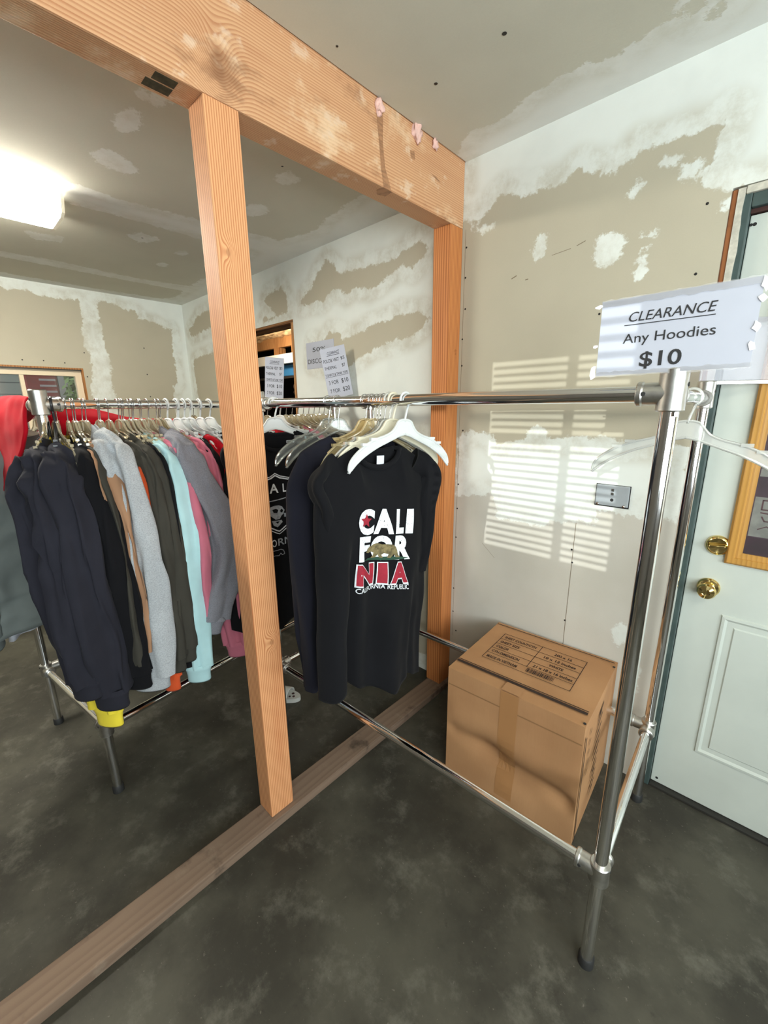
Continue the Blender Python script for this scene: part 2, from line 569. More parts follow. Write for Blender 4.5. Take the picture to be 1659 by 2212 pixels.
WS = [(0.020, 2.052), (0.024, 1.925), (0.014, 1.8), (0.016, 1.686), (0.034, 1.393), (0.018, 1.132), (0.017, 1.009), (0.015, 0.858), (0.583, 0.923), (0.868, 2.09), (0.866, 1.899), (0.593, 1.823), (0.59, 0.868), (0.011, 0.576), (0.012, 0.443), (0.034, 0.336), (0.02, 2.17), (0.585, 0.60)]
DX0, DX1, DZ = 0.925, 1.925, 2.112      # rough opening of the door
panel('wall_right', lambda u, v, d: (u, d, v), 0.12, X0, X1, 0.0, 2.56,
      [(DX0, DX1, -0.1, DZ), (-2.07, -1.283, -0.1, 2.062)], mud_right, DRY, 0.02,
      screws=[(x, z, 0.0042) for x, z in WS], flip=False, seams=[(0.587, 0.3, 0.589, 1.04, 0.0022), (0.24, 2.005, 0.262, 2.013, 0.004), (0.40, 2.055, 0.47, 2.062, 0.0018), (0.49, 2.066, 0.52, 2.075, 0.0025), (0.30, 1.99, 0.312, 1.991, 0.004), (0.165, 0.86, 0.235, 0.80, 0.0012), (0.012, 0.30, 0.014, 2.24, 0.0014)], tone=lambda P: np.clip((1.22 - P[:, 1]) * 20 + 0.5, 0, 1) * (P[:, 0] > 0))

back_top = [(-3.4, 2.5), (-3.4, 2.33), (-1.225, 2.335), (-1.207, 2.332), (-1.096, 2.341), (-0.994, 2.317), (-0.863, 2.317), (-0.783, 2.330), (-0.781, 2.275), (-0.778, 2.164), (-0.801, 2.082), (-0.790, 1.992), (-0.762, 1.936), (-0.779, 1.758), (-0.799, 1.697), (-0.796, 1.576), (-0.79, -0.1), (-0.63, -0.1), (-0.629, 1.577), (-0.645, 1.701), (-0.631, 1.946), (-0.653, 1.944), (-0.649, 2.122), (-0.665, 2.292), (-0.667, 2.348), (-0.550, 2.343), (-0.531, 2.323), (-0.466, 2.303), (-0.396, 2.308), (-0.368, 2.251), (-0.236, 2.231), (-0.164, 2.189), (-0.111, 2.195), (-0.124, 1.985), (-0.116, 1.730), (-0.159, 1.715), (-0.170, 1.578), (-0.16, -0.1), (0.2, -0.1), (0.2, 2.5)]
BSC = [(-1.193, 1.865), (-1.07, 1.867), (-0.942, 1.859), (-0.804, 1.943), (-0.363, 2.015), (-0.367, 1.8), (-0.81, 1.763), (-0.366, 1.614)]
BW = (-1.95, -0.83, 0.95, 1.825)        # window hole in the back wall
panel('wall_back', lambda u, v, d: (X0 - d, u, v), 0.12, Y0, 0.0, 0.0, 2.5, [BW],
      lambda P: union(P, [back_top]), DRY, 0.02, screws=[(a, b, 0.005) for a, b in BSC], flip=False)

cn_edge = [(0.0, -0.07), (0.058, -0.112), (0.105, -0.155), (0.199, -0.146), (0.282, -0.151), (0.344, -0.191), (0.431, -0.187), (0.550, -0.201), (0.594, -0.158), (0.660, -0.173), (0.699, -0.188), (0.750, -0.202), (0.771, -0.250), (1.2, -0.22), (3.4, -0.2), (3.4, 0.1), (0.0, 0.1)]
panel('ceiling', lambda u, v, d: (u, v, H + d), 0.08, 0.004, X1, Y0, 0.0, [],
      lambda P: union(P, [cn_edge, ell(0.86, -0.22, 0.06, 0.06)], [ell(0.80, -0.19, 0.03, 0.03), ell(0.84, -0.14, 0.025, 0.02)]), DRYC, 0.025,
      screws=[(0.175, -0.442, 0.006), (0.418, -0.459, 0.007), (0.06, -0.75, 0.004)], flip=True)
band = [(-1.159, -3.4), (-1.159, -1.371), (-1.138, -1.242), (-1.132, -1.096), (-1.157, -1.009), (-1.139, -0.844), (-1.125, -0.751), (-1.115, -0.641), (-1.059, -0.238), (-1.071, -0.221), (-0.809, -0.157), (-0.678, -0.203), (-0.370, -0.254), (-0.252, -0.209), (-0.05, -0.2), (-0.05, 0.1), (-3.0, 0.1), (-3.0, -0.1), (-2.807, -0.140), (-2.193, -0.202), (-1.345, -0.245), (-1.350, -0.530), (-1.341, -0.759), (-1.344, -0.884), (-1.351, -1.105), (-1.339, -1.213), (-1.323, -1.357), (-1.33, -3.4)]
bband = [(-2.33, -3.4), (-2.334, -1.271), (-2.309, -1.020), (-2.365, -0.517), (-2.28, -0.1), (-2.47, -0.1), (-2.469, -0.485), (-2.453, -0.996), (-2.452, -1.261), (-2.45, -3.4)]
bedge = [(-2.80, -3.4), (-2.83, -1.227), (-2.85, -0.971), (-2.86, -0.711), (-2.84, -0.214), (-2.6, -0.1), (-3.1, 0.1), (-3.1, -3.4)]
cfp = [ell(-0.56, -1.113, 0.066, 0.042), ell(-0.50, -1.115, 0.03, 0.02), [(-0.844, -1.16), (-0.76, -1.11), (-0.79, -1.04), (-0.858, -0.978), (-0.906, -1.036), (-0.90, -1.1)],
       [(-0.375, -1.147), (-0.355, -1.117), (-0.362, -1.045), (-0.406, -1.06), (-0.41, -1.122)], [(-1.575, -0.835), (-1.468, -0.795), (-1.50, -0.68), (-1.632, -0.735)],
       ell(-1.64, -0.52, 0.045, 0.033), ell(-1.935, -0.52, 0.05, 0.036), ell(-0.483, -0.555, 0.053, 0.046), ell(-0.825, -0.50, 0.077, 0.053), [(-1.873, -1.22), (-1.82, -1.06), (-1.93, -1.05), (-1.985, -1.16)]]
panel('ceiling', lambda u, v, d: (u, v, H2 + d), 0.10, X0, -0.089, Y0, 0.0, [],
      lambda P: union(P, [band, bband, bedge] + cfp), DRYC, 0.025, screws=[(-0.42, -0.62, 0.005), (-1.55, -0.76, 0.006)], flip=True)

# sides the camera has its back to; larger openings added for the fill lights
WIN = (0.98, 1.60, 1.50, 2.40)
panel('wall_left', lambda u, v, d: (u, Y0 - d, v), 0.12, X0, X1, 0.0, 2.56, [WIN, (2.30, 3.20, 0.9, 2.2)], None, PLAINW, 0.4, flip=True)
panel('wall_front', lambda u, v, d: (X1 + d, u, v), 0.12, Y0, 0.0, 0.0, 2.56, [(-2.6, -0.8, 0.85, 2.15)], None, PLAINW, 0.4, flip=True)


def concrete():
    m, nt, b = nodes('concrete_floor')
    a = ss(nt, noi(nt, 2.3, 8, 0.62), 0.38, 0.66)
    c = mix(nt, a, srgb(52, 50, 43), srgb(78, 76, 66))
    c = mix(nt, mth(nt, 'MULTIPLY', ss(nt, noi(nt, 7, 8, 0.7), 0.50, 0.70), 0.55), c, srgb(108, 106, 96))
    c = mix(nt, mth(nt, 'MULTIPLY', ss(nt, noi(nt, 13, 6, 0.7), 0.60, 0.75), 0.6), c, srgb(38, 34, 30))
    c = mix(nt, mth(nt, 'MULTIPLY', ss(nt, noi(nt, 90, 3, 0.6), 0.66, 0.72), 0.5), c, srgb(120, 115, 105))
    nt.links.new(c, b.inputs['Base Color'])
    b.inputs['Roughness'].default_value = 0.62
    b.inputs['Specular IOR Level'].default_value = 0.35
    bump(nt, b, noi(nt, 45, 6, 0.6), 0.25, 0.002)
    return m


CONC = concrete()
meta(obj('floor', B(X0 - 0.1, X1 + 0.1, Y0 - 0.1, 0.14, -0.12, 0.0), CONC), kind='structure')

# ------------------------------------------------------------------ timber frame
FIR_L, FIR_D = srgb(216, 168, 126), srgb(180, 120, 82)
PALE = ('p', srgb(236, 206, 170), 3.0, 0.52, 0.68, 0.6, (1.5, 1.5, 2.5))
DARKST = ('d', srgb(120, 78, 52), 2.6, 0.56, 0.70, 0.55, (1.5, 1.2, 3.0))
BEAM_M = wood('fir_beam', FIR_L, FIR_D, 'Y', 185, contrast=0.72, knots=[(-1.088, 2.318 - HB, 0.05, 0.085, 9.0)], stain=[PALE, DARKST, ('p', srgb(222, 196, 172), 9.0, 0.58, 0.66, 0.5, (1, 1, 1.6))], centre=(-0.30, -0.18))
POST_M = wood('fir_post', srgb(232, 172, 122), srgb(188, 112, 68), 'Z', 190, knots=[(1.869, 0.03, 0.03, 0.016, 3.0), (0.700, 0.06, 0.03, 0.02, 4.0)], centre=(-0.25, 0.35), amp=1.4)
POST2_M = wood('fir_wall_post', srgb(214, 140, 82), srgb(160, 88, 44), 'Z', 120, stain=[('d', srgb(110, 50, 24), 5, 0.66, 0.72, 0.8, None)], centre=(0.2, -0.25), amp=1.2)
bm = B(-0.089, 0.0, Y0, -0.001, 0, H + 0.06 - HB, bev=0.004)
beam = obj('wooden_beam', bm, BEAM_M, loc=(0, 0, HB))
meta(beam, 'long bare fir beam running under the ceiling to the drywall wall, on two posts', 'beam')
# grade stamp on the underside
bm = bmesh.new()
box(bm, -0.075, -0.045, -1.245, -1.185, HB - 0.0009, HB - 0.0001)
box(bm, -0.040, -0.012, -1.235, -1.185, HB - 0.0009, HB - 0.0001)
obj('grade_stamp', bm, plain('stamp_ink', srgb(70, 62, 40), 0.8, var=0.4, vscale=60), beam, loc=(0, 0, -HB))
bm = bmesh.new()
for (face, pts) in (('x', [(-0.535, 0.215), (-0.513, 0.222), (-0.500, 0.20), (-0.502, 0.13), (-0.492, 0.06), (-0.470, 0.02), (-0.462, 0.001), (-0.500, 0.001), (-0.512, 0.05), (-0.520, 0.12)]),
                    ('x', [(-0.235, 0.13), (-0.20, 0.128), (-0.17, 0.118), (-0.20, 0.120)]), ('x', [(-0.36, 0.16), (-0.335, 0.165), (-0.33, 0.14), (-0.352, 0.136)])):
    bm.faces.new([bm.verts.new((0.0006, y, z)) for y, z in pts])
bm.faces.new([bm.verts.new((x, y, -0.0006)) for x, y in ((-0.0005, -0.50), (-0.03, -0.505), (-0.05, -0.48), (-0.04, -0.45), (-0.0005, -0.455))])
m_, nt, b_ = nodes('water_stain')
nt.links.new(mix(nt, ss(nt, noi(nt, 1.0, 4, 0.6, N(nt, 'ShaderNodeTexCoord').outputs['Object'], (14, 30, 140)), 0.35, 0.65), srgb(178, 130, 92), srgb(146, 104, 74)), b_.inputs['Base Color'])
b_.inputs['Roughness'].default_value = 0.7
obj('water_stain', bm, m_, beam)
PINK = plain('pink_insulation', srgb(232, 190, 178), 0.95, var=0.1, vscale=60)
for (y, z, s, k) in ((-0.521, 2.466, 0.020, 1), (-0.328, 2.474, 0.026, 2), (-0.216, 2.474, 0.016, 3)):
    bm = bmesh.new()
    bmesh.ops.create_icosphere(bm, subdivisions=3, radius=1)
    for v in bm.verts:
        n = noise.noise(v.co * 1.6 + Vector((k * 9, 0, 0))) * 0.7 + noise.noise(v.co * 4 + Vector((k, 5, 0))) * 0.4
        v.co = v.co * (1 + n)
        v.co = Vector((v.co.x * s * 0.5, v.co.y * s * 0.8, v.co.z * s * 1.2))
    o = obj('insulation_tuft', bm, PINK, loc=(0.006, y, z), smooth=True)
    meta(o, ['small pink insulation tuft over the dark streak on the beam', 'largest pink insulation tuft poking out above the beam', 'smallest pink insulation tuft above the beam, close to the wall'][k - 1], 'insulation', 'insulation tufts above the beam')

SILLH = 0.038
OLDW = wood('old_sill_wood', srgb(132, 112, 96), srgb(108, 88, 74), 'Y', 45, stain=[('d', srgb(52, 44, 38), 5, 0.55, 0.7, 0.7, None), ('p', srgb(150, 136, 120), 8, 0.6, 0.75, 0.4, None)], centre=(-0.25, 0.3), contrast=0.42, rough=0.8)
RED_M = plain('red_stained_wood_edge', srgb(120, 66, 54), 0.8, var=0.2)
o = obj('sill_plate', B(-0.082, 0.019, Y0, -0.004, 0, SILLH, bev=0.004), OLDW)
meta(o, 'worn flat wooden sill plate crossing the concrete floor under the posts', 'sill plate')
PY = -1.1339
pst = obj('wooden_post', B(-0.083, -0.0006, 0, 0.094, 0, HB - SILLH - 0.0005, bev=0.0035), POST_M, loc=(0, PY, SILLH))
meta(pst, 'bare fir post standing free on the sill plate, away from the wall', 'post')
pst2 = obj('wooden_post', B(-0.089, -0.0006, 0, 0.0915, 0, HB - SILLH - 0.0005, bev=0.003), POST2_M, loc=(0, -0.093, SILLH))
meta(pst2, 'orange fir post fixed against the wall under the beam end', 'post')

# ------------------------------------------------------------------ lettering
def text_geo(s, bold=0.0, res=4):
    cu = bpy.data.curves.new('t', 'FONT')
    cu.body = s
    cu.size = 1.0
    cu.offset = bold
    cu.resolution_u = res
    ob = bpy.data.objects.new('t', cu)
    COL.objects.link(ob)
    bpy.context.view_layer.update()
    me = ob.evaluated_get(bpy.context.evaluated_depsgraph_get()).to_mesh()
    vs = [(v.co.x, v.co.y) for v in me.vertices]
    fs = [tuple(p.vertices) for p in me.polygons]
    ob.evaluated_get(bpy.context.evaluated_depsgraph_get()).to_mesh_clear()
    bpy.data.objects.remove(ob)
    bpy.data.curves.remove(cu)
    return vs, fs


class Ink:
    """collects flat shapes and writes them onto a surface with fn(u, v, lift) -> point"""
    def __init__(self, fn, sub=0):
        self.bm = bmesh.new()
        self.fn = fn
        self.sub = sub

    def put(self, vs, fs, lift=0.0006, smooth_cut=None):
        b = bmesh.new()
        V = [b.verts.new((x, y, 0)) for x, y in vs]
        for f in fs:
            try: b.faces.new([V[i] for i in f])
            except ValueError: pass
        if self.sub:
            bmesh.ops.triangulate(b, faces=b.faces[:])
            for _ in range(4):
                es = [e for e in b.edges if e.calc_length() > self.sub]
                if not es: break
                bmesh.ops.subdivide_edges(b, edges=es, cuts=1)
                bmesh.ops.triangulate(b, faces=b.faces[:])
        me = bpy.data.meshes.new('x')
        b.to_mesh(me)
        b.free()
        o = len(self.bm.verts)
        nv = [self.bm.verts.new(self.fn(v.co.x, v.co.y, lift)) for v in me.vertices]
        for p in me.polygons:
            try: self.bm.faces.new([nv[i] for i in p.vertices])
            except ValueError: pass
        bpy.data.meshes.remove(me)

    def text(self, s, x0, y0, x1, y1, bold=0.0, shear=0.0, lift=0.0006, warp=None):
        """fit the capitals box of s into x0..x1, y0..y1 (y0 = baseline)"""
        vs, fs = text_geo(s, bold)
        if not vs: return
        ax = min(v[0] for v in vs)
        bx = max(v[0] for v in vs)
        cap = 0.729 + bold
        k = (x1 - x0) / (bx - ax)
        h = (y1 - y0) / cap
        out = []
        for x, y in vs:
            X = x0 + (x - ax) * k + shear * y * h
            Y = y0 + y * h
            if warp: X, Y = warp(X, Y)
            out.append((X, Y))
        self.put(out, fs, lift)

    def rect(self, x0, y0, x1, y1, lift=0.0006):
        self.put([(x0, y0), (x1, y0), (x1, y1), (x0, y1)], [(0, 1, 2, 3)], lift)

    def poly(self, pts, lift=0.0006):
        self.put(pts, [tuple(range(len(pts)))], lift)

    def line(self, pts, wd, lift=0.0006):
        for (a, b) in zip(pts[:-1], pts[1:]):
            a, b = Vector(a), Vector(b)
            d = (b - a)
            if d.length < 1e-6: continue
            d.normalize()
            n = Vector((-d.y, d.x)) * wd / 2
            e = d * wd * 0.3
            self.put([tuple(a - e + n), tuple(a - e - n), tuple(b + e - n), tuple(b + e + n)], [(0, 1, 2, 3)], lift)

    def done(self, name, mat, parent):
        me = bpy.data.meshes.new(name)
        self.bm.to_mesh(me)
        self.bm.free()
        return link(name, me, mat, parent, smooth=False)


# ------------------------------------------------------------------ door
WHITE_D = plain('white_steel_door', srgb(196, 202, 194), 0.42, var=0.05, vscale=3, bmp=0.06, bscale=60)
GREEN_J = plain('dark_green_paint', srgb(62, 78, 76), 0.5, var=0.15, vscale=20)
JAMBW = plain('rough_white_jamb', srgb(196, 192, 178), 0.8, var=0.18, vscale=45, bmp=0.5, bscale=90)
RAWB = wood('brown_shim_wood', srgb(150, 94, 54), srgb(92, 52, 30), 'Z', 60, stain=[('d', srgb(50, 26, 16), 3, 0.55, 0.7, 0.7, None)])
GOLDW = wood('golden_oak', srgb(196, 146, 72), srgb(150, 100, 40), 'Z', 90, centre=(-0.3, -0.2), amp=1.0, rough=0.4, contrast=0.45)
d = thing('door_1', 'white steel entry door with wood framed glass and brass locks in dark green jamb', 'door', (0.975, 0.03, 0.012))
d['kind'] = 'structure'
bm = B(0, 0.90, 0, 0.044, 0, 2.025, bev=0.003)
obj('door_slab', bm, WHITE_D, d)
# embossed lower panels
for px0, px1 in ((0.115, 0.425), (0.475, 0.785)):
    bm = bmesh.new()
    z0, z1 = 0.215, 0.785
    def ring(a, y): return [bm.verts.new((px0 + a, y, z0 + a)), bm.verts.new((px1 - a, y, z0 + a)), bm.verts.new((px1 - a, y, z1 - a)), bm.verts.new((px0 + a, y, z1 - a))]
    R_ = [ring(0, 0.001), ring(0.004, -0.006), ring(0.012, -0.007), ring(0.020, -0.001), ring(0.038, -0.001), ring(0.042, -0.005)]
    for q in range(5):
        for k in range(4): bm.faces.new((R_[q][k], R_[q][(k + 1) % 4], R_[q + 1][(k + 1) % 4], R_[q + 1][k]))
    bm.faces.new(R_[5])
    obj('door_panel', bm, WHITE_D, d)
fr = thing('glass_frame', None, None)
fr.parent = d
fx0, fx1, fz0, fz1 = 0.094, 0.80, 0.972, 1.93
def frame_bm(x0, x1, z0, z1, wd, y0, y1, bev):
    bm = bmesh.new()
    for (q0, q1, r0, r1) in ((0, wd, 0, 0), (0, wd, 0, 0)): pass
    def rg(a, y): return [bm.verts.new((x0 + a, y, z0 + a)), bm.verts.new((x1 - a, y, z0 + a)), bm.verts.new((x1 - a, y, z1 - a)), bm.verts.new((x0 + a, y, z1 - a))]
    prof = [(0, y1), (0, y0 + bev), (bev, y0), (wd * 0.55, y0 + bev * 0.2), (wd * 0.6, y0 + bev * 0.9), (wd, y0 + bev * 1.4), (wd, y1)]
    R_ = [rg(a, y) for a, y in prof]
    for q in range(len(R_)):
        A_, B_ = R_[q], R_[(q + 1) % len(R_)]
        for k in range(4): bm.faces.new((A_[k], A_[(k + 1) % 4], B_[(k + 1) % 4], B_[k]))
    return bm
obj('frame', frame_bm(fx0, fx1, fz0, fz1, 0.042, -0.016, 0.004, 0.006), GOLDW, fr)
bm = bmesh.new()
for z in (1.315, 1.63): box(bm, fx0 + 0.04, fx1 - 0.04, -0.009, 0.002, z - 0.008, z + 0.008, bev=0.002)
box(bm, (fx0 + fx1) / 2 - 0.008, (fx0 + fx1) / 2 + 0.008, -0.0085, 0.002, fz0 + 0.04, fz1 - 0.04, bev=0.002)
obj('muntin', bm, GOLDW, fr)
GLASS = clear('window_glass', (0.95, 0.97, 0.96, 1), 0.12, 0.02)
obj('glass_pane', B(fx0 + 0.038, fx1 - 0.038, -0.004, -0.001, fz0 + 0.038, fz1 - 0.038), GLASS, fr)
MAROON = plain('maroon_film', srgb(92, 62, 80), 0.3, var=0.35, vscale=14)
MARO2 = plain('dark_maroon_film', srgb(70, 34, 54), 0.35, var=0.25, vscale=20)
FILMW = plain('grey_white_film', srgb(168, 162, 158), 0.4, var=0.2, vscale=25)
po = obj('poster', B(fx0 + 0.03, fx1 - 0.03, -0.0006, 0.0, fz0 + 0.03, fz1 - 0.03), MAROON, fr)
ik = Ink(lambda u, v, l: (u, -0.0006 - l, v))
ik.rect(fx0 + 0.045, 1.075, fx1 - 0.045, 1.205, 0.0003)
ik.rect(fx0 + 0.045, 1.270, fx1 - 0.045, 1.295, 0.0003)
ik.done('poster_band', FILMW, po)
ik = Ink(lambda u, v, l: (u, -0.0006 - l, v))
ik.rect(fx0 + 0.04, fz0 + 0.035, fx1 - 0.04, 1.072, 0.0003)
ik.done('poster_band', MARO2, po)
ik = Ink(lambda u, v, l: (u, -0.0006 - l, v))
for q in range(4):
    x = fx0 + 0.065 + q * 0.11
    ik.line([(x, 1.195), (x + 0.05, 1.195), (x + 0.05, 1.165), (x, 1.165), (x, 1.195)], 0.004, 0.0006)
    ik.line([(x, 1.155), (x + 0.055, 1.150), (x + 0.055, 1.130), (x + 0.012, 1.128), (x + 0.004, 1.142)], 0.004, 0.0006)
    ik.line([(x + 0.0, 1.10), (x + 0.02, 1.112), (x + 0.04, 1.10), (x + 0.06, 1.112), (x + 0.08, 1.10)], 0.003, 0.0006)
ik.done('poster_lettering', plain('poster_red', srgb(96, 60, 66), 0.5), po)
MY = Matrix.Rotation(PI / 2, 4, 'X')
db = thing('deadbolt', None, None, (0.070, 0, 1.027))
db.parent = d
bm = bmesh.new()
lathe(bm, [(0.034, 0.0), (0.034, 0.006), (0.031, 0.011), (0.026, 0.0135), (0.022, 0.0125), (0.001, 0.012)], 40, MY)
obj('rosette', bm, BRASS, db, auto=0.6)
obj('thumb_turn', B(-0.022, 0.022, -0.030, -0.012, -0.005, 0.005, bev=0.0035, M=Matrix.Rotation(-0.12, 4, 'Y')), BRASS, db, auto=0.6)
kb = thing('door_knob', None, None, (0.066, 0, 0.872))
kb.parent = d
bm = bmesh.new()
lathe(bm, [(0.033, 0.0), (0.033, 0.005), (0.029, 0.010), (0.016, 0.013), (0.013, 0.020), (0.013, 0.028), (0.021, 0.034), (0.0265, 0.043), (0.027, 0.052), (0.023, 0.060), (0.012, 0.0635), (0.010, 0.0625), (0.001, 0.0625)], 40, MY)
obj('knob', bm, BRASS, kb, auto=0.5)
bm = bmesh.new()
cyl(bm, (0.004, 0.001, 2.0), (0.004, -0.001, 2.0), 0.004)
for x, z in ((0.02, 0.02), (0.012, 2.0)):
    cyl(bm, (x, 0.001, z), (x, -0.0006, z), 0.005, 12)
obj('screw', bm, BLACKHOLE, d)
# jambs: raw shim, rough white edge, dark green stop
jb = thing('trim_1', 'worn door jamb with raw wood shim, flaking white edge and dark green stop', 'door frame', (0, 0, 0))
jb['kind'] = 'structure'
bm = bmesh.new()
box(bm, 0.9255, 0.9395, -0.001, 0.118, 0.0, 2.105)
obj('shim', bm, RAWB, jb)
def ragged(bm, x0, x1, y0, y1, z0, z1, amp, seed, n=90):
    rnd = random.Random(seed)
    V = []
    for i in range(n + 1):
        z = z0 + (z1 - z0) * i / n
        r = x1 + amp * (noise.noise(Vector((seed, z * 9, 0))) + 0.6 * noise.noise(Vector((seed, z * 40, 3))))
        V.append([bm.verts.new(c) for c in ((x0, y0, z), (r, y0, z), (r, y1, z), (x0, y1, z))])
    for a, b in zip(V[:-1], V[1:]):
        for k in range(4): bm.faces.new((a[k], a[(k + 1) % 4], b[(k + 1) % 4], b[k]))
    bm.faces.new(V[0])
    bm.faces.new(V[-1][::-1])
bm = bmesh.new()
ragged(bm, 0.9395, 0.957, -0.004, 0.118, 0.0, 2.105, 0.0035, 3)
obj('white_edge', bm, JAMBW, jb)
obj('green_stop', B(0.950, 0.9735, 0.004, 0.118, 0.0, 2.09, bev=0.003), GREEN_J, jb)
bm = bmesh.new()
box(bm, 0.958, 1.924, -0.004, 0.118, 2.088, 2.108, bev=0.002)
obj('white_edge', bm, JAMBW, jb)
obj('green_stop', B(0.974, 1.90, 0.004, 0.118, 2.052, 2.0875, bev=0.003), GREEN_J, jb)
obj('weather_strip', B(0.974, 1.88, 0.022, 0.118, 2.040, 2.0515), plain('rust_strip', srgb(64, 34, 28), 0.7), jb)
obj('green_stop', B(1.880, 1.924, 0.004, 0.118, 0.0, 2.0515, bev=0.003), GREEN_J, jb)
obj('threshold', B(0.974, 1.879, 0.006, 0.118, 0.0, 0.010, bev=0.002), plain('dark_threshold', srgb(40, 38, 34), 0.6), jb)
obj('wall_baseplate', B(0.974, 1.88, 0.0745, 0.118, 0.0105, 2.04), GREEN_J, jb)

# ------------------------------------------------------------------ electric box
e = thing('electrical_box', 'grey metal electrical box cover in a rough cut-out in the drywall', 'electrical box', (0.71, 0.0, 1.17))
STEELG = plain('galvanised_plate', srgb(160, 166, 170), 0.5, 0.0, var=0.08)
obj('cutout', B(-0.060, 0.060, -0.0012, 0.0, -0.045, 0.041), plain('dark_gap', srgb(30, 26, 24), 0.9), e)
bm = B(-0.057, 0.058, -0.010, -0.001, -0.040, 0.040, bev=0.004)
obj('cover_plate', bm, STEELG, e)
bm = bmesh.new()
for x, z in ((-0.046, -0.036), (0.046, -0.036)): cyl(bm, (x, -0.001, z), (x, -0.013, z), 0.0055, 12)
obj('screw', bm, STEEL, e, auto=0.6)
bm = bmesh.new()
cyl(bm, (0.002, -0.0095, -0.016), (0.002, -0.0105, -0.016), 0.006, 16)
obj('knockout', bm, BLACKHOLE, e)
bm = bmesh.new()
for z in (0.008, 0.022): box(bm, -0.003, 0.007, -0.0125, -0.0095, z - 0.005, z + 0.005, bev=0.001)
obj('clip', bm, STEEL, e)

# ------------------------------------------------------------------ back window and what stands outside
CREAM = plain('cream_vinyl', srgb(226, 208, 178), 0.5)
wn = thing('window_1', 'cream framed window in the back wall behind the packed rack', 'window', (X0, 0, 0))
wn['kind'] = 'structure'
def frame_x(y0, y1, z0, z1, wd, x0, x1):
    bm = bmesh.new()
    box(bm, x0, x1, y0, y0 + wd, z0, z1)
    box(bm, x0, x1, y1 - wd, y1, z0, z1)
    box(bm, x0, x1, y0 + wd, y1 - wd, z0, z0 + wd)
    box(bm, x0, x1, y0 + wd, y1 - wd, z1 - wd, z1)
    return bm
obj('reveal', frame_x(BW[0], BW[1], BW[2], BW[3], 0.012, -0.12, -0.001), wood('reveal_wood', srgb(176, 120, 66), srgb(130, 80, 40), 'Z', 60), wn)
obj('window_frame', frame_x(BW[0] + 0.012, BW[1] - 0.012, BW[2] + 0.012, BW[3] - 0.018, 0.042, -0.085, -0.035), CREAM, wn)
obj('head_gap', B(-0.04, -0.0005, BW[0] + 0.012, BW[1] - 0.012, BW[3] - 0.018, BW[3] - 0.012), BLACKHOLE, wn)
obj('mullion', B(-0.08, -0.04, -1.225, -1.200, BW[2] + 0.054, BW[3] - 0.06), CREAM, wn)
obj('glass_pane', B(-0.062, -0.058, BW[0] + 0.05, BW[1] - 0.05, BW[2] + 0.05, BW[3] - 0.056), GLASS, wn)
meta(obj('ground', B(-8, X0 - 0.125, -4.5, 1.5, -0.15, -0.03), plain('gravel_ground', srgb(140, 134, 122), 0.9, var=0.2)), kind='structure')
SID, nt, b_ = nodes('grey_siding')
sp_ = N(nt, 'ShaderNodeSeparateXYZ')
nt.links.new(N(nt, 'ShaderNodeTexCoord').outputs['Object'], sp_.inputs[0])
fz = mth(nt, 'FRACT', mth(nt, 'MULTIPLY', sp_.outputs[2], 7.0))
nt.links.new(mix(nt, ss(nt, fz, 0.88, 0.95), srgb(150, 152, 142), srgb(86, 90, 86)), b_.inputs['Base Color'])
b_.inputs['Roughness'].default_value = 0.8
o = obj('neighbour_wall', B(-6.1, -6.0, -4.0, 1.2, -0.03, 3.2), SID)
meta(o, 'grey clapboard wall outside beyond the back window', 'wall')
t = thing('vending_machine', 'red and grey machine outside beyond the back window pane', 'machine', (-4.6, -0.82, -0.03))
obj('cabinet', B(-0.35, 0.0, -0.18, 0.10, 0, 2.02, bev=0.02), plain('red_enamel', srgb(150, 62, 58), 0.4, var=0.15), t)
obj('grey_side', B(-0.35, -0.005, 0.102, 0.24, 0, 1.98, bev=0.01), plain('grey_enamel', srgb(160, 154, 152), 0.5), t)
bm = bmesh.new()
for z in (1.66, 1.72, 1.78, 1.84): box(bm, -0.001, 0.004, -0.06, 0.08, z, z + 0.02)
obj('grille', bm, plain('pale_stripe', srgb(190, 176, 176), 0.5), t)
rnd = random.Random(4)
bm = bmesh.new()
for k in range(900):
    c = Vector((max(-0.2, min(0.2, rnd.gauss(0, 0.10))), max(-0.1, min(0.1, rnd.gauss(0, 0.05))), 1.25 + rnd.uniform(-0.75, 0.75)))
    a = Vector((rnd.uniform(-1, 1), rnd.uniform(-1, 1), rnd.uniform(-0.5, 1))).normalized() * 0.045
    b2 = a.orthogonal().normalized() * 0.02
    bm.faces.new([bm.verts.new(c - a), bm.verts.new(c + b2), bm.verts.new(c + a), bm.verts.new(c - b2)])
t = thing('shrub', 'green leafy shrub outside the back window beside the red machine', 'shrub', (-4.15, -0.655, -0.03))
obj('foliage', bm, plain('leaf_green', srgb(98, 118, 62), 0.7, var=0.4, vscale=9), t)
bm = bmesh.new()
cyl(bm, (0, 0, 0), (0, 0, 1.2), 0.02, 8)
obj('stem', bm, plain('bark', srgb(90, 72, 54), 0.9), t)

